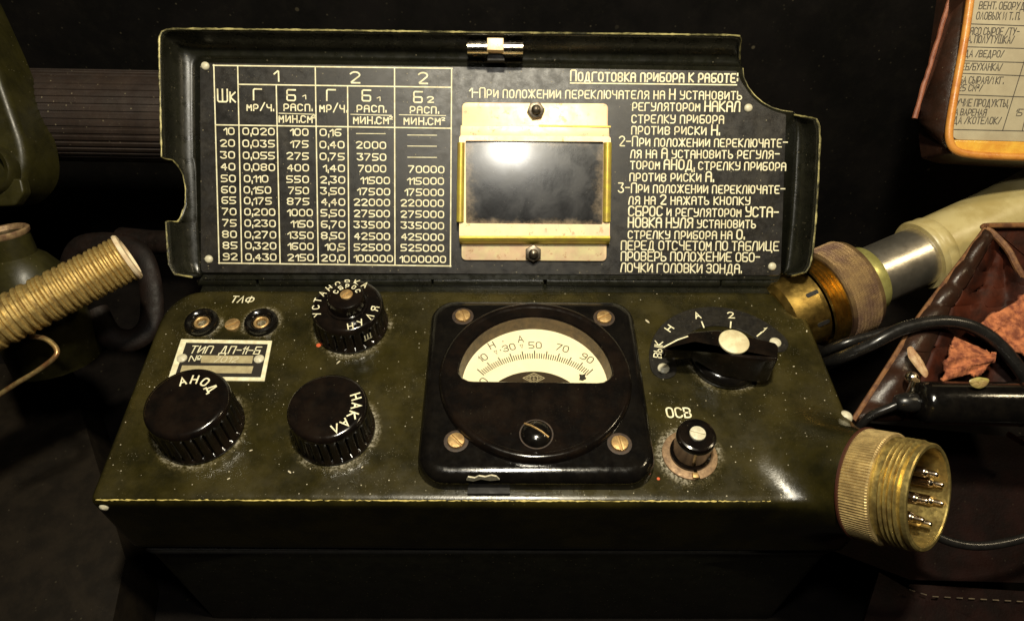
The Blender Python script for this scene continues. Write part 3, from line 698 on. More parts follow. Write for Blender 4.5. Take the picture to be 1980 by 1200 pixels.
part('window_glass', ([(x, y, ZT-.10) for x, y in offs(win, .05)], [tuple(range(n_))]), gm.m, mt)
z4 = lambda x, y: (780+x/3, 560+y/3)
ZI = ZD+.004
o1, o2, o3 = q2(*z4(430, 462), ZI), q2(*z4(765, 355), ZI), q2(*z4(1098, 462), ZI); i2 = q2(*z4(765, 396), ZI)
sx, sy, sr = circ3(o1, o2, o3); ro = sr; ri = ro-(o2[1]-i2[1]); b0, b1 = math.atan2(o1[1]-sy, o1[0]-sx), math.atan2(o3[1]-sy, o3[0]-sx)
if b0 < 0: b0 += 2*math.pi
tk = []
for i in range(51):
    a = b0+(b1-b0)*i/50; c_, s_ = math.cos(a), math.sin(a); r1_ = ro if i % 5 == 0 else ro-(ro-ri)*.38
    rv, rf = ribbon([(sx+ri*c_, sy+ri*s_), (sx+r1_*c_, sy+r1_*s_)], .042 if i % 5 == 0 else .036); tk.append(([(x, y, ZI) for x, y in rv], rf))
part('scale_ticks', join(*tk), INK, mt)
def dtext(txt, cx, cy, cap, wd=.04, extra=0.):
    c = V(q2(*z4(cx, cy), ZI)); a = math.atan2(c.y-sy, c.x-sx)-math.pi/2+extra; lay, W_ = layout(txt, 1.7, 2.4, .76, True); u = cap/6
    X = V((math.cos(a), math.sin(a))); Y = V((-X.y, X.x)); A = c-X*W_*u/2-Y*cap/2; B = A+X*W_*u
    part('lettering', text_geo(txt, V((A.x, A.y, ZI)), V((B.x, B.y, ZI)), cap, V((0, 0, 1)), wd, rnd=True), INK, mt)
for a in [("10", 462, 393, .29), ("30", 612, 335, .29), ("50", 764, 321, .29), ("70", 922, 338, .29), ("90", 1066, 396, .29), ("Н", 512, 322, .30), ("А", 679, 285, .30), ("▽", 538, 363, .17), ("▽", 686, 328, .17), ("0", 466, 530, .30)]:
    dtext(a[0], a[1], a[2], a[3], .036 if a[3] > .25 else .02)
for cx, cy in ((577, 299), (563, 350)):
    c = q2(*z4(cx, cy), ZI); part('ink_dot', xf(lathe([(.03, 0), (0, .001)], 8, cap=False), Matrix.Translation((*c, ZI))), INK, mt)
# dark segment with a diamond emblem
e1, e2, e3 = q2(*z4(552, 532), ZI), q2(*z4(757, 474), ZI), q2(*z4(965, 536), ZI); ex, ey, er = circ3(e1, e2, e3)
ea, eb = math.atan2(e3[1]-ey, e3[0]-ex), math.atan2(e1[1]-ey, e1[0]-ex)
sg = [(ex+er*math.cos(ea+(eb-ea)*i/30), ey+er*math.sin(ea+(eb-ea)*i/30)) for i in range(31)]
sg = sg+[(sg[-1][0], sg[-1][1]-.5), (sg[0][0], sg[0][1]-.5)]
part('dial_hub_cover', prism(sg, ZI, ZI+.012), surface('brown_black_hub', (.028, .018, .01), None, .35), mt)
def dem(pl, wd, cl=False):
    rv, rf = ribbon([q2(*z4(*p), ZI+.016) for p in pl], wd, cl); return ([(x, y, ZI+.016+.0006*len(pl)) for x, y in rv], rf)
part('emblem', join(dem([(694, 511), (757, 482), (818, 512), (757, 542)], .022, True), dem([(712, 511), (757, 490), (800, 512), (757, 534)], .016, True), dem([(735, 524), (735, 504), (757, 500), (779, 504), (779, 524)], .02), dem([(757, 500), (757, 528)], .02), dem([(745, 516), (770, 516)], .016)),
     surface('emblem_line', (.45, .40, .27), None, .5), mt)
st_ = [(1020, 488), (1037, 492), (1058, 486), (1053, 502), (1061, 512), (1040, 523), (1020, 518), (1024, 503)]
part('pointer', prism([q2(*z4(*p), ZI+.05) for p in st_], ZI, ZI+.05), INK, mt)
scg = screw_geo(.29, .2, .09); s0_ = None
for (x, y, a) in ((895, 611, 1.9), (1168, 614, .5), (882, 852, -.8), (1198, 857, 1.75)):
    M = at_panel(x, y, .83) @ Matrix.Rotation(a, 4, 'Z')
    s0_ = mesh('screw', scg, BRASS, mt, M=M) if s0_ is None else again(s0_, mt, M)
for x, y in ((895, 611), (1168, 614), (882, 852), (1198, 857)): part('screw_recess', xf(lathe([(.42, 0), (.34, .012), (.30, .006)], 22, cap=False), Matrix.Translation(PZ(x, y, .805))), surface('rusty_recess', (.05, .028, .014), (.02, .012, .008), .6, nscale=6), mt)
M = at_panel(1037, 839, 1.1)
adj = mesh('zero_adjuster', lathe([(.52, -.02), (.52, .03), (.50, .08), (.42, .17), (.3, .24), (.15, .275), (0, .285)], 40), BAKESIDE, mt, M=M)
part('adjuster_ring', xf(lathe([(.575, 0), (.575, .012), (.53, .012), (.53, 0)], 40, cap=False), M), surface('rusty_recess', None), adj)
d_ = V((.36, -.24, 0)); c_ = M.translation+V((0, .05, .27))
part('adjuster_slot', tube([c_-d_*1.1+V((0, 0, -.10)), c_-d_*.5, c_+V((0, 0, .012)), c_+d_*.5, c_+d_*1.1+V((0, 0, -.10))], .035, 6), BRASS, adj)
cp_ = [PY(x, y, .405) for x, y in ((902, 928), (905, 922), (918, 924), (926, 920), (938, 922), (950, 919), (960, 921), (966, 927), (948, 929), (930, 926), (915, 930))]
part('paint_chip', ([tuple(p) for p in cp_]+[tuple(p+V((0, .05, 0))) for p in cp_], [tuple(range(11))]+[(i, i+11, (i+1) % 11+11, (i+1) % 11) for i in range(11)]), WHITE, mt)
part('mounting_lug', box(PZ(905, 936, 0).x, .2, .01, PZ(986, 936, 0).x, .45, .16), BLACK)

# ---- rotary switch with its crescent scale
cc = circ3(PZ(1283, 712), PZ(1405, 614), PZ(1499, 662)); RQ = cc[2]; ca0 = math.atan2(PZ(1499, 662).y-cc[1], PZ(1499, 662).x-cc[0]); ca1 = math.atan2(PZ(1283, 712).y-cc[1], PZ(1283, 712).x-cc[0])
if ca1 < ca0: ca1 += 2*math.pi
hb = .50; o_ = [(cc[0]+(RQ+hb)*math.cos(ca0+(ca1-ca0)*i/40), cc[1]+(RQ+hb)*math.sin(ca0+(ca1-ca0)*i/40)) for i in range(41)]
e_ = [(cc[0]+RQ*math.cos(ca1)+hb*math.cos(ca1+math.pi*i/10), cc[1]+RQ*math.sin(ca1)+hb*math.sin(ca1+math.pi*i/10)) for i in range(1, 10)]
i_ = [(cc[0]+(RQ-hb)*math.cos(ca1+(ca0-ca1)*i/40), cc[1]+(RQ-hb)*math.sin(ca1+(ca0-ca1)*i/40)) for i in range(41)]
f_ = [(cc[0]+RQ*math.cos(ca0)-hb*math.cos(ca0+math.pi*i/10), cc[1]+RQ*math.sin(ca0)-hb*math.sin(ca0+math.pi*i/10)) for i in range(1, 10)]
sc_ = part('switch_scale', prism(o_+e_+i_+f_, .004, .05, .015, 1), surface('scale_black', (.007, .006, .005), (.013, .011, .008), .35, .5, dust=.25, dscale=8))
z5 = lambda x, y: (1200+x/3, 560+y/3)
def sc_text(txt, pa, pb, cap, wd=.05): ptext(txt, *z5(*pa), *z5(*pb), .056, cap, wd, sc_, rnd=True)
sc_text("ВЫК", (236, 395), (244, 303), .29, .042); sc_text("Н", (287, 243), (308, 224), .26); sc_text("А", (438, 166), (466, 162), .30); sc_text("2", (629, 163), (660, 163), .30); ptext("1", *z5(818, 240), *z5(846, 258), .056, .30, .045, sc_, rnd=True, fit=False)
def tick(pa, pb): rv, rf = ribbon([q2(*z5(*pa), .056), q2(*z5(*pb), .056)], .055); part('index_line', ([(x, y, .056) for x, y in rv], rf), CREAM, sc_)
tick((471, 186), (483, 217)); tick((640, 186), (637, 219)); tick((818, 246), (792, 268)); 
for x, y in ((1283, 712), (1499, 662)): mesh('rivet', lathe([(.23, 0), (.22, .04), (.13, .1), (0, .12)], 16), WHITE, sc_, M=at_panel(x, y, .05))
kx = V((9.02, 5.78, 0))
sw = mesh('selector_knob', lathe([(1.30, .05), (1.34, .12), (1.32, .26), (1.22, .42), (1.0, .52), (.2, .6)], 56), BAKESIDE, IN, M=Matrix.Translation(kx))
bar_px = [(1281, 674), (1300, 655), (1335, 640), (1387, 636), (1440, 647), (1500, 661), (1506, 668), (1505, 694), (1480, 696), (1417, 688), (1345, 664), (1287, 678)]
top_ = [q2(*p, 1.75) for p in bar_px]
dx = V((0, 0))
bg_ = prism(roundpoly(ccw(top_), .07, 3), .45, 1.75, .10, 3)
bg_ = ([(x, y, z if z > .5 else .45+min(.85, max(0, (8.4-x)/1.9)*.95)) for x, y, z in bg_[0]], bg_[1])
part('selector_bar', bg_, BAKE, sw, smooth=30)
mesh('selector_cap', lathe([(.54, 0), (.54, .06), (.5, .09), (0, .10)], 36), surface('cream_enamel_cap', (.72, .66, .42), (.55, .47, .28), .45, nscale=3, chips=.3, chipcol=(.25, .18, .09)), sw, M=at_panel(1419, 661, 1.80) @ Matrix.Translation((0, 0, -.02)))
rv, rf = ribbon([q2(*z5(250, 332), 1.756), q2(*z5(330, 290), 1.756), q2(*z5(388, 270), 1.756)], .05); part('index_line', ([(x, y, 1.758) for x, y in rv], rf), CREAM, sw)
mesh('stop_pin', lathe([(.13, 0), (.12, .05), (0, .08)], 12), CHROME, sc_, M=at_panel(*z5(290, 360), .6))
# ---- lamp button
M = at_panel(1333, 880, 0)
wa = mesh('washer', lathe([(.95, .0), (.95, .07), (.92, .09), (.60, .09), (.60, 0)], 60, cap=False, a0=math.radians(-78), a1=math.radians(272)), COPPER, IN, M=M)
part('washer_tab', box(6.93, .78, .09, 7.13, .98, .2), BRASS, wa)
lb = mesh('lamp_button', lathe([(.70, .09), (.70, .2), (.63, .26), (.63, .98), (.66, 1.06), (.66, 1.24), (.62, 1.31), (.56, 1.33), (.52, 1.29), (.02, 1.29)], 48), BAKE, IN, M=Matrix.Translation((7.0, 1.76, 0)))
mesh('screw', screw_geo(.27, .12, .07), WHITE, lb, M=Matrix.Translation((7.03, 1.80, 1.29)) @ Matrix.Rotation(-.3, 4, 'Z'))

# ---- connector
def CF_(t): return frame(RC+AX*t, AX, (0, 0, 1))
CON = surface('dull_yellow_brass', (.66, .52, .18), (.38, .28, .10), .28, .5, nscale=2.6, metal=.85, bump=.15, bscale=25)
CONW = surface('worn_knurled_brass', (.66, .50, .22), (.42, .30, .13), .42, .6, nscale=2.4, metal=.7, bump=.1)
cn = mesh('connector_ring', lathe([(1.72, -.1), (1.80, -.02), (1.84, .02), (1.84, .86), (1.80, .92), (1.72, .94)], 480, rf=lambda a, r, z: 1-.017*(abs(math.sin(a*60))**1 > .55) if .0 < z < .9 else 1, cap=False), CONW, IN, M=CF_(0), smooth=25)
th = [(1.74, .92), (1.66, .96), (1.66, 1.16)]
for i in range(4): z = 1.18+i*.15; th += [(1.71, z), (1.75, z+.04), (1.71, z+.08), (1.63, z+.11)]
th += [(1.66, 1.82), (1.70, 1.85), (1.70, 1.98), (1.66, 2.02), (1.56, 2.02), (1.53, 1.98), (1.53, .5), (.02, .5)]
part('threaded_sleeve', xf(lathe(th, 96, cap=False), CF_(0)), CON, cn, smooth=35)
part('red_gasket', xf(lathe([(1.80, -.10), (1.88, -.06), (1.88, .0), (1.82, .03)], 64, cap=False), CF_(0)), surface('red_brown_gasket', (.045, .012, .006), None, .5), cn)
part('pin_carrier', xf(lathe([(1.52, .56), (.02, .56)], 48, cap=False), CF_(0)), surface('brown_insulator', (.05, .028, .014), None, .4), cn)
pin = lathe([(.175, 0), (.175, 1.02), (.165, 1.07), (.115, 1.12), (.105, 1.15), (.10, 1.36), (.07, 1.42), (0, 1.44)], 18)
PINM = surface('pin_metal', (.52, .43, .32), (.40, .30, .20), .16, .28, nscale=4, metal=1.)
Cf = CF_(0); Ci = Cf.inverted()
pp = []
for (x, y) in ((1812, 917), (1823, 937), (1793, 968), (1823, 973), (1785, 1005), (1800, 1013)):
    p = Ci @ hit(x, y, RC+AX*1.9, AX); pp.append((p.x, p.y))
p0_ = None
for x, y in pp:
    Mx = Cf @ Matrix.Translation((x, y, .5))
    p0_ = mesh('pin', pin, PINM, cn, M=Mx) if p0_ is None else again(p0_, cn, Mx)
mesh('rivet', lathe([(.26, 0), (.24, .08), (.14, .16), (0, .19)], 16), WHITE, IN, M=at_panel(1634, 806, -.1))

# ------------------------------------------------------------ backdrop and table
def setting(name, geo, mat): return props(mesh(name, geo, mat), kind='structure')
WALLM = surface('black_cloth_backdrop', (.0035, .0032, .003), (.007, .006, .0055), .75, .9, nscale=.25, bump=.3, bscale=9, dust=.16, dscale=1.1, keep=.9, spec=.08)
setting('backdrop', ([(-60, 24, -14), (60, 24, -14), (60, 26, 50), (-60, 26, 50)], [(0, 1, 2, 3)]), WALLM)
setting('table_top', ([(-60, -30, -12), (60, -30, -12), (60, 24.5, -12), (-60, 24.5, -12)], [(0, 1, 2, 3)]), surface('dark_table_cloth', (.006, .005, .0045), (.010, .008, .007), .7, .85, nscale=.7, bump=.4, bscale=12, dust=.05, dscale=2, spec=.05))
def top(name, geo, mat, label, cat, group=None, **k): return props(mesh(name, geo, mat, **k), label, cat, group)
def thing(name, geo_children, loc, label, cat):
    r = root(name, loc, label, cat)
    for n_, g, m in geo_children: mesh(n_, g, m, r)
    return r
BOARD = surface('dark_brown_card', (.009, .007, .005), (.016, .012, .008), .6, .75, nscale=.9, bump=.2, bscale=20, dust=.06, dscale=3, spec=.08)
bz = -8.0
top('display_board', prism(ccw([q2(*p, bz) for p in [(-700, 690), (130, 705), (243, 1078), (206, 1260), (-700, 1260)]]), -11.9, bz, .05, 2), BOARD, 'flat dark brown display board lying beside the meter at lower left', 'board')

# ------------------------------------------------------------ left side
def axis(a, da, b, db): A, B = PD(*a, da), PD(*b, db); return A, B, (B-A).length
A, B, L = axis((-70, 660), 24.6, (246, 497), 26.4)
CB = surface('brass_coil', (.66, .48, .17), (.26, .17, .06), .42, .6, nscale=2.6, metal=.75, bump=.3, bscale=30, chips=.36, chipcol=(.12, .08, .03))
rt = root('coiled_tube', A, 'brass coloured close wound coil tube with cream end flange, pointing up right at far left', 'coil tube')
Fm = frame(A, B-A, (0, 0, 1)); mesh('core', xf(lathe([(.78, 0), (.78, L)], 32), Fm), CB, rt)
nr = 34; tor = lathe([(.75, -.088), (.82, -.074), (.862, -.03), (.862, .03), (.82, .074), (.75, .088)], 40, cap=False); t0 = None
for i in range(nr):
    Mx = Fm @ Matrix.Translation((random.uniform(-.008, .008), random.uniform(-.008, .008), L-.18-i*(.186+.004*math.sin(i*2.3)))) @ Matrix.Rotation(random.uniform(-.012, .012), 4, 'X')
    t0 = mesh('coil', tor, CB, rt, M=Mx) if t0 is None else again(t0, rt, Mx)
mesh('end_flange', xf(lathe([(.80, L-.10), (.90, L-.06), (.91, L+.0), (.86, L+.08), (.70, L+.11), (.66, L+.02), (.02, L+.02)], 40), Fm), surface('cream_flange', (.72, .62, .42), (.6, .45, .28), .4, .5, nscale=3), rt)
OLV2 = surface('olive_drab_paint', (.015, .0135, .004), (.026, .023, .006), .3, .45, nscale=1., bump=.15, bscale=16, dust=.2, dscale=5, spec=.3)
A, B, L = axis((8, 446), 27.6, (88, 640), 29.5); Fm = frame(A, A-B, (1, 0, 0))
fl = root('olive_flask', B, 'olive green metal flask with open rusty mouth beneath the coiled tube', 'flask')
mesh('body', xf(lathe([(0, -L-1.5), (1.7, -L-1.4), (1.75, -L+.2), (1.7, -2.6), (1.5, -1.9), (1.1, -1.25), (.82, -1.0), (.80, -.15)], 40), Fm), OLV2, fl)
mesh('mouth', xf(lathe([(.80, -.2), (.86, -.12), (.86, 0), (.80, .05), (.70, .03), (.66, -.1), (.62, -.25), (.02, -.27)], 36, cap=False), Fm), surface('rusty_mouth', (.30, .20, .10), (.16, .09, .05), .4, .6, nscale=4, metal=.3, bump=.4, bscale=20), fl)
def slab(px_poly, d0, d1, r, bev): return xf(prism(roundpoly([l2(*p, d1) for p in px_poly], r), d0, d1, bev, 4), LF)
oc = root('olive_case', PL(0, 300, -2), 'olive painted metal case edge with a round bracket at upper left', 'case')
mesh('case_body', slab([(-260, -160), (-90, -60), (-12, 110), (48, 285), (50, 345), (10, 392), (-260, 398)], -1.8, .4, .9, .35), OLV2, oc)
mesh('bracket', xf(lathe([(1.0, 0), (1.0, .5), (.9, .62), (.72, .55), (.66, .1), (.02, .1)], 32), LF @ Matrix.Translation((*l2(-8, 330, .4), .38))), OLV2, oc)
mesh('bracket_arm', slab([(-60, 345), (40, 345), (46, 372), (28, 398), (-60, 402)], .3, .75, .12, .1), OLV2, oc)
hk = spline([PD(60, 650, 25.8), PD(88, 655, 25.6), (PD(108, 672, 25.5)), PD(106, 690, 25.4), PD(70, 718, 25.4), PD(30, 742, 25.4), PD(-20, 775, 25.4)], 6)
top('wire_hook', tube(hk, .095, 10), surface('worn_brass_wire', (.55, .42, .18), (.35, .18, .08), .3, .5, nscale=3, metal=.8), 'bent brass wire hook under the coiled tube', 'hook')
RUB = surface('dark_ribbed_rubber', (.020, .013, .010), (.030, .019, .014), .45, .6, nscale=.8, bump=.3, bscale=18, dust=.35, dscale=4)
A = PL(20, 222, -3.4); B = PL(620, 232, -3.4); L = (B-A).length
top('ribbed_cylinder', xf(lathe([(1.9, 0), (2.02, .08), (2.02, L-.1), (1.9, L)], 480, rf=lambda a, r, z: 1-.022*(math.sin(a*40) < -.1)), frame(A, B-A, (0, 0, 1))), RUB, 'dark brown cylinder with fine lengthwise ribs lying behind the lid', 'cylinder', smooth=30)
LEA = surface('black_brown_leather', (.005, .003, .002), (.010, .005, .0035), .5, .7, nscale=1.2, bump=.6, bscale=14, dust=.06, dscale=5, spec=.25)
hs = spline([PD(128, 520, 32), PD(150, 478, 31.6), PD(215, 470, 31.3), PD(268, 490, 31), PD(290, 545, 30.8), PD(292, 620, 30.6), PD(262, 655, 30.4), PD(215, 650, 30.3), PD(185, 600, 30.5)], 6)
top('black_strap', tube(hs, .5, 14, squash=.6), LEA, 'dark leather strap looping behind the coiled tube left of the lid', 'strap')
top('rubber_pipe', tube(spline([PD(235, 462, 33), PD(290, 468, 32.6), PD(340, 472, 32.2), PD(400, 500, 32)], 6), .55, 16), LEA, 'short dark pipe behind the lower left corner of the lid', 'pipe')

# ------------------------------------------------------------ probe
pA, pB = PD(1545, 596, 30.5), PD(2060, 372, 31.8); PL_ = (pB-pA).length; Fp = frame(pA, pB-pA, (0, 0, 1))
def tp(px):   # distance along the probe axis for a picture column
    lo_, hi_ = 0, PL_
    for _ in range(30):
        m = (lo_+hi_)/2; P = pA.lerp(pB, m/PL_)-CP
        if 990+FPX*P.dot(CR)/P.dot(CF) < px: lo_ = m
        else: hi_ = m
    return lo_
prb = root('probe', pA, 'probe with knurled brass collar, steel barrel and ivory handle behind the lid', 'probe')
IVORY = surface('ivory_plastic', (.50, .42, .20), (.38, .30, .12), .28, .4, nscale=.7, bump=.08, bscale=8)
mesh('brass_tip', xf(lathe([(1.4, -1.2), (1.62, -1.0), (1.66, tp(1560))], 48), Fp), GOLD, prb)
a_ = tp(1560); thp = []
for i in range(6): z = a_+i*.17; thp += [(1.84, z), (1.93, z+.05), (1.84, z+.1), (1.74, z+.14)]
mesh('brass_thread', xf(lathe(thp, 64, cap=False), Fp), GOLD, prb)
a_ = tp(1590); b_ = tp(1650)
mesh('knurled_collar', xf(lathe([(1.7, a_), (1.98, a_+.02), (2.06, a_+.1), (2.06, b_-.2), (1.98, b_), (1.3, b_)], 72), Fp), None or surface('rusty_collar', (.24, .155, .065), (.10, .055, .035), .4, .6, nscale=.8, metal=.55, bump=.6, bscale=22), prb)
kn = []
for i in range(150):
    a = 2*math.pi*i/150
    for sgn in (1, -1):
        pts = [(2.07*math.cos(a+sgn*.16*j/3), 2.07*math.sin(a+sgn*.16*j/3), a_+.14+(b_-a_-.38)*j/3) for j in range(4)]; kn.append(tube(pts, .03, 3))
props(mesh('knurling', xf(join(*kn), Fp), surface('rusty_collar', None), prb, smooth=20), kind='stuff')
c_ = tp(1680); d_ = tp(1776)
mesh('yellow_ring', xf(lathe([(1.2, b_), (1.42, b_), (1.45, b_+.05), (1.45, c_-.06), (1.40, c_), (1.2, c_)], 56), Fp), surface('yellow_zinc_ring', (.50, .47, .16), (.36, .33, .10), .3, .4, nscale=2, metal=.5), prb)
mesh('steel_barrel', xf(lathe([(1.30, c_-.1), (1.30, d_)], 64), Fp), surface('brushed_steel', (.80, .74, .62), (.62, .57, .47), .30, .36, nscale=1, metal=.95, bump=.12, bscale=40), prb)
e_ = tp(1806)
mesh('ivory_collar', xf(lathe([(1.36, d_), (1.52, d_), (1.58, d_+.1), (1.56, d_+.25), (1.48, d_+.3), (1.52, d_+.4), (1.54, e_-.15), (1.46, e_)], 56), Fp), IVORY, prb)
mesh('ivory_handle', xf(lathe([(1.46, e_-.1), (1.48, e_+.3), (1.52, tp(1920)), (1.62, tp(1990)), (1.8, PL_)], 64), Fp), IVORY, prb)
_l = Fp.inverted() @ CP; ph0 = math.atan2(_l.y, _l.x)
for dz_, dp in ((tp(1543), -.2), (tp(1538), .6), (tp(1538), -1.0)):
    mesh('vent_slot', xf(prism(roundpoly([(-.27, -.09), (.27, -.09), (.27, .09), (-.27, .09)], .09), 1.4, 1.672), Fp @ Matrix.Rotation(ph0+dp, 4, 'Z') @ Matrix.Translation((0, 0, dz_)) @ Matrix.Rotation(math.pi/2, 4, 'Y') ), BLACK, prb)

# ------------------------------------------------------------ pouch with the printed card, upper right
RLE = surface('red_brown_leather_edge', (.34, .12, .06), (.20, .06, .03), .4, .6, nscale=2, bump=.5, bscale=18)
DLE = surface('dark_glossy_leather', (.022, .011, .007), (.034, .014, .008), .28, .45, nscale=1.5, bump=.5, bscale=12, dust=.2, dscale=6)
AMB = surface('amber_leather_binding', (.62, .27, .05), (.46, .16, .03), .3, .45, nscale=1.5, bump=.4, bscale=14)
pc = root('card_pouch', PL(1840, 280, -1), 'dark leather pouch with an amber bound window over a printed table, upper right corner', 'pouch')
cd = 1.0
mesh('pouch_body', slab([(1876, -60), (1834, 250), (1840, 296), (1880, 306), (2200, 325), (2200, -60)], -1.2, cd-.12, .15, .1), DLE, pc)
side = [PL(1850, -40, -.4), PL(1768, 232, -.4), PL(1790, 256, -.2), PL(1836, 292, .7), PL(1834, 258, .9), PL(1880, -40, .9)]
sd = mesh('side_wall', ([tuple(p) for p in side], [(0, 1, 2, 4, 5), (2, 3, 4)]), DLE, pc); m_ = sd.modifiers.new('thickness', 'SOLIDIFY'); m_.thickness = .14; m_.offset = -1
mesh('edge_binding', tube(jag(resamp([PL(1848, -40, -.35), PL(1815, 75, -.35), PL(1792, 150, -.35), PL(1769, 229, -.35)], .25), .02), .11, 8), RLE, pc)
mesh('window_binding', tube(spline([PL(1884, -60, cd), PL(1866, 70, cd), PL(1848, 170, cd), PL(1836, 245, cd), PL(1837, 275, cd), PL(1850, 292, cd), PL(1880, 299, cd), PL(1940, 303, cd), PL(2200, 312, cd)], 5), .15, 12), AMB, pc)
CARD = surface('grey_printed_card', (.42, .37, .25), (.35, .30, .20), .5, nscale=.8, bump=.1, bscale=14, dust=.2, dscale=8)
crd = mesh('printed_card', slab([(1893, -60), (1840, 262), (1850, 270), (2200, 280), (2200, -60)], cd-.14, cd-.10, .1, .01), CARD, pc)
mesh('amber_strip', slab([(1843, 270), (2200, 280), (2200, 308), (1850, 298)], cd-.14, cd+.0, .12, .06), surface('amber_plastic', (.72, .42, .06), (.60, .28, .04), .18, .3, nscale=1.5, bump=.4, bscale=5), pc)
zc = lambda x, y: (1560+x*.35, y*.35); dT = cd-.094
INK2 = surface('faded_card_ink', (.035, .03, .025), (.07, .06, .05), .6, nscale=6)
for t_, xa, ya, xb, yb, cp in [("ВЕНТ. ОБОРУД", 950, 50, 1200, 54, .27), ("ОЛОВЫХ И Т. П.", 935, 107, 1172, 110, .27), ("ЯСО СЫРОЕ /ТУ-", 900, 192, 1170, 195, .27), ("А. ПОЛУТУШКА/", 888, 237, 1140, 240, .27), ("ДА /ВЕДРО/", 870, 314, 1083, 317, .25),
    ("ЕБ/БУХАНКА/", 855, 387, 1075, 390, .26), ("БА СЫРАЯ/1 КГ.", 840, 460, 1083, 464, .26), ("25 СМ²/", 835, 502, 965, 504, .24), ("УЧИЕ ПРОДУКТЫ,", 825, 586, 1108, 590, .27), ("А ВАРЕНАЯ", 817, 636, 988, 639, .24), ("ДА /КОТЕЛОК/", 808, 682, 1068, 686, .26), ("15", 1152, 640, 1186, 641, .26)]:
    mesh('lettering', text_geo(t_, PL(*zc(xa, ya), dT), PL(*zc(xb, yb), dT), cp, LN, .034, rnd=True, slant=.22), INK2, crd)
for pa, pb in [((905, 133), (1300, 147)), ((875, 259), (1300, 272)), ((860, 337), (1300, 349)), ((840, 405), (1300, 424)), ((820, 523), (1300, 540)), ((800, 716), (1300, 727)), ((1200, 345), (1082, 722)), ((1215, 620), (1190, 724)), ((1290, 0), (1200, 345))]:
    rv, rf = ribbon([l2(*zc(*pa), dT), l2(*zc(*pb), dT)], .035); mesh('card_rule', xf(([(x, y, dT) for x, y in rv], rf), LF), INK2, crd)

# ------------------------------------------------------------ leather case, cable and plug on the right
TAN = surface('tan_leather_edge', (.22, .10, .035), (.10, .04, .018), .45, .6, nscale=3, bump=.6, bscale=20)
RED = surface('dark_red_leather', (.055, .012, .005), (.016, .005, .003), .5, .7, nscale=.8, bump=.8, bscale=7, spec=.15, fine=2)
SUE = surface('orange_suede', (.50, .17, .065), (.16, .04, .018), .8, .95, nscale=3.2, bump=1., bscale=14)
HD = -1.0
lc_ = root('leather_case', PD(1850, 700, 30), 'open dark red leather case with tan cut edges and suede lining at right', 'leather case')
def lslab(pts, d, th, r, bev, mat, name):
    Q = [PD(x, y, dd) for x, y, dd in pts]; n = V((0, 0, 0)); c = sum(Q, V((0, 0, 0)))/len(Q)
    for i in range(len(Q)): n += (Q[i-1]-c).cross(Q[i]-c)
    n.normalize(); n = n if n.dot(CP-c) > 0 else -n; F_m = frame(c, n); Fi = F_m.inverted()
    return mesh(name, xf(prism(roundpoly([tuple((Fi @ q).xy) for q in Q], r), -th, 0, bev, 3), F_m), mat, lc_)
def loft(A_, B_, nu, nv, f, mat, name, par, th=.12):
    a, b = spline(A_, 8), spline(B_, 8); vs = []
    pick = lambda c, t: c[min(len(c)-1, int(round(t*(len(c)-1))))]
    for i in range(nu+1):
        for k in range(nv+1):
            u, v = i/nu, k/nv; p, q = pick(a, u), pick(b, u); c = p.lerp(q, v); n = (CP-c).normalized(); vs.append(tuple(c+n*f(u, v)))
    o = mesh(name, (vs, [(i*(nv+1)+k, (i+1)*(nv+1)+k, (i+1)*(nv+1)+k+1, i*(nv+1)+k+1) for i in range(nu) for k in range(nv)]), mat, par, smooth=80)
    m = o.modifiers.new('thickness', 'SOLIDIFY'); m.thickness = th; m.offset = -1; return o
oe = [PD(1652, 812, 26.5), PD(1727, 693, 27.0), PD(1775, 616, 27.4), PD(1840, 530, 27.9), PD(1905, 443, 28.3)]
se = [PD(1742, 812, 26.6), PD(1790, 700, 27.0), PD(1826, 616, 27.4), PD(1868, 545, 27.8), PD(1916, 458, 28.2)]
re_ = [PD(2090, 790, 26.6), PD(2060, 680, 27.0), PD(2020, 600, 27.3), PD(1978, 530, 27.6), PD(1948, 482, 28.0)]
loft(oe, se, 40, 10, lambda u, v: .34*math.sin(math.pi*v)+.09*math.sin(math.pi*v)*math.sin(u*42+math.sin(u*9)), surface('dark_glossy_leather', None), 'side_gusset', lc_)
loft(se, re_, 40, 24, lambda u, v: -.75*math.sin(math.pi*v)**1.5+.05*math.sin(9*v+5*u)+.10*math.sin(math.pi*v)*math.sin(14*v-7*u), RED, 'front_wall', lc_)
lslab([(1910, 436, 28.7), (2150, 434, 28.7), (2150, 640, 28.7), (1990, 560, 28.7), (1950, 478, 28.7)], 0, .2, .1, .06, RED, 'back_wall')
mesh('cut_edge', tube(spline([PD(1650, 812, 26.4), PD(1727, 693, 26.9), PD(1775, 616, 27.3), PD(1840, 530, 27.8), PD(1905, 443, 28.2)], 6), .10, 8), TAN, lc_)
mesh('cut_edge', tube(spline([PD(1905, 443, 28.2), PD(1921, 452, 28.1), PD(1950, 484, 27.8), PD(1975, 530, 27.6), PD(2040, 620, 27.4)], 6), .13, 8), TAN, lc_)
mesh('cut_edge', tube(spline([PD(1905, 441, 28.3), PD(1925, 436, 28.5), PD(2150, 436, 28.6)], 6), .12, 8), TAN, lc_)
mesh('stitched_seam', tube(jag(resamp([p+(CP-p).normalized()*.05 for p in se[1:]], .12), .022), .045, 6), TAN, lc_)
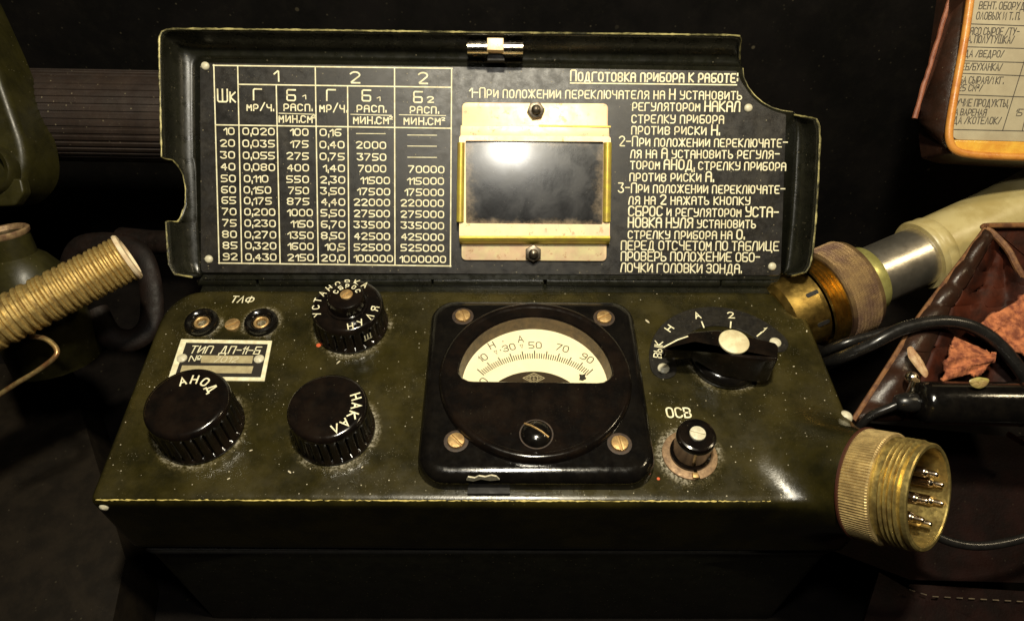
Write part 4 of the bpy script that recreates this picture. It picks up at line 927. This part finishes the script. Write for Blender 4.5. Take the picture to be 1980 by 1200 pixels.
def lump(pts, th, mat, name, par):
    Q = [PD(*p) for p in pts]; c = sum(Q, V((0, 0, 0)))/len(Q); n = V((0, 0, 0))
    for i in range(len(Q)): n += (Q[i-1]-c).cross(Q[i]-c)
    n.normalize(); n = n if n.dot(CP-c) > 0 else -n; F_m = frame(c, n); Fi = F_m.inverted(); P2 = ccw(roundpoly([tuple((Fi @ q).xy) for q in Q], .12, 3))
    vs, fs = [], []; rings = 7; m = len(P2)
    for j in range(rings):
        k = 1-j/rings
        for x, y in P2: vs.append((x*k, y*k, th*(1-k**4)+random.uniform(-.02, .02)*(j > 0)))
    vs.append((0, 0, th)); 
    for j in range(rings-1):
        for i in range(m): i2 = (i+1) % m; fs.append((j*m+i, j*m+i2, (j+1)*m+i2, (j+1)*m+i))
    fs += [((rings-1)*m+i, (rings-1)*m+(i+1) % m, rings*m) for i in range(m)]; fs.append(tuple(range(m-1, -1, -1)))
    return mesh(name, xf((vs, fs), F_m), mat, par, smooth=60)
loft([PD(1893, 626, 26.7), PD(1930, 648, 26.4), PD(1966, 676, 26.2), PD(2000, 700, 26.1)], [PD(1990, 566, 27.0), PD(2020, 590, 26.8), PD(2060, 620, 26.6), PD(2100, 650, 26.5)], 26, 30,
     lambda u, v: .10*math.sin(17*v+6*u)+.05*math.sin(31*u+9*v)+.03*random.uniform(-1, 1), SUE, 'suede_lining', lc_, .2)
loft([PD(1846, 650, 26.5), PD(1838, 680, 26.2), PD(1830, 705, 26.0), PD(1824, 738, 25.9)], [PD(1926, 686, 26.4), PD(1926, 690, 26.2), PD(1922, 696, 26.0), PD(1898, 716, 25.9)], 26, 26,
     lambda u, v: .22*math.sin(math.pi*u)*(1-v)+.08*math.sin(15*u+5*v)+.03*random.uniform(-1, 1), SUE, 'suede_lining', lc_, .16)
CAB = surface('black_cable', (.008, .0075, .007), (.013, .012, .011), .22, .35, nscale=2, bump=.1, bscale=12)
top('cable', tube(spline([PD(1560, 715, 31), PD(1612, 697, 28), PD(1680, 668, 27), PD(1742, 636, 26.8), PD(1810, 622, 26.7), PD(1870, 628, 26.6), PD(1920, 655, 26.5), PD(1962, 700, 26.4), PD(2010, 770, 26.3)], 8), .25, 14), CAB, 'thick black cable arching over the leather case at right', 'cable')
top('cable', tube(spline([PD(1550, 710, 32), PD(1610, 672, 29), PD(1700, 645, 28.6), PD(1770, 630, 28.2), PD(1815, 628, 27.6)], 8), .20, 12), CAB, 'thinner black cable running just behind the thick arching one', 'cable')
A, B, L = axis((1772, 778), 25.6, (2050, 782), 25.2); Fq = frame(A, B-A, (0, 0, 1))
pg = root('cable_plug', A, 'glossy black cylindrical plug lying above the round connector at right', 'plug')
mesh('plug_body', xf(lathe([(.35, .0), (.62, .08), (.74, .2), (.78, .4), (.78, 3.35), (.72, 3.38), (.72, 3.44), (.80, 3.48), (.80, L)], 56), Fq), BAKESIDE, pg)
mesh('strain_relief', xf(lathe([(.2, -.75), (.28, -.68), (.36, -.4), (.36, -.1), (.3, .1)], 28), Fq), CAB, pg)
mesh('cord', tube(spline([A-(B-A).normalized()*.5, PD(1720, 788, 25.7), PD(1680, 806, 26), PD(1650, 840, 26.6)], 6), .16, 10), CAB, pg)
lump([(1872, 735, 24.7), (1890, 728, 24.7), (1915, 732, 24.7), (1908, 746, 24.7), (1893, 752, 24.7), (1878, 746, 24.7)], .05, surface('chipped_yellow_paint', (.40, .38, .10), (.3, .2, .08), .3, .5, nscale=3), 'paint_chip', pg)
tg = root('snap_tag', PD(1775, 715, 26), 'small oval tan tab with a nickel stud hanging above the plug', 'tab')
lump([(1753, 672, 26.2), (1763, 668, 26.2), (1784, 695, 25.9), (1796, 722, 25.7), (1790, 732, 25.6), (1772, 712, 25.8), (1756, 690, 26)], .1, surface('tan_tab', (.50, .34, .18), (.34, .18, .09), .5, .7, nscale=3, bump=.6, bscale=18), 'tab', tg)
mesh('stud', xf(lathe([(.24, -.1), (.24, 0), (.2, .1), (.12, .17), (0, .2)], 20), frame(PD(1765, 730, 25.8), V((0, -.6, .8)))), CHROME, tg)
mesh('nickel_post', xf(lathe([(.16, 0), (.18, .05), (.14, .8)], 18), frame(PD(1758, 768, 25.9), V((0, .3, 1)))), CHROME, tg)
top('lower_cable', tube(spline([PD(1760, 1000, 26), PD(1800, 1030, 25.8), PD(1850, 1050, 25.6), PD(1910, 1054, 25.5), PD(1990, 1036, 25.5), PD(2060, 1000, 25.5)], 8), .16, 12), CAB, 'thin black cable curving below the round connector', 'cable')
ls = root('leather_strap', PD(1900, 1150, 30), 'dark leather flap with a pale stitched line at the lower right corner', 'leather flap')
DL2 = surface('very_dark_leather', (.005, .0022, .0016), (.011, .0035, .0025), .5, .65, nscale=.7, bump=.6, bscale=10, dust=.04, dscale=4, spec=.12)
Q = [PD(*p) for p in [(1700, 1105, 29), (1760, 1128, 28.6), (2100, 1150, 28.6), (2100, 1300, 27.5), (1640, 1300, 27.5)]]
mesh('flap', ([tuple(q) for q in Q]+[tuple(q-V((0, 0, .3))) for q in Q], [(0, 1, 2, 3, 4)[::-1], (5, 6, 7, 8, 9)]+[(i, (i+1) % 5, 5+(i+1) % 5, 5+i) for i in range(5)]), DL2, ls)
stp_ = resamp([PD(1755, 1138, 28.35), PD(1800, 1152, 28.3), PD(2080, 1168, 28.3)], .46)
for a, b in zip(stp_, stp_[1:]): mesh('stitch', tube([a.lerp(b, .12), a.lerp(b, .62)], .024, 6), surface('dim_thread', (.16, .12, .07), (.06, .045, .03), .7, nscale=2), ls)
bf = root('satchel', PD(1900, 900, 31), 'dark brown leather satchel side behind the plug and connector', 'satchel')
Q = [PD(*p) for p in [(1660, 815, 30.5), (1960, 845, 30), (2150, 830, 30), (2150, 1130, 28.5), (1760, 1120, 28.8), (1600, 1060, 29.5)]]
mesh('side_panel', ([tuple(q) for q in Q]+[tuple(q-V((0, -.3, .5))) for q in Q], [tuple(range(5, -1, -1)), tuple(range(6, 12))]+[(i, (i+1) % 6, 6+(i+1) % 6, 6+i) for i in range(6)]), DL2, bf)
mesh('pink_edge', tube(spline([PD(1948, 838, 28.5), PD(1965, 848, 28.4), PD(2000, 868, 28.3)], 5), .11, 8), RLE, bf)
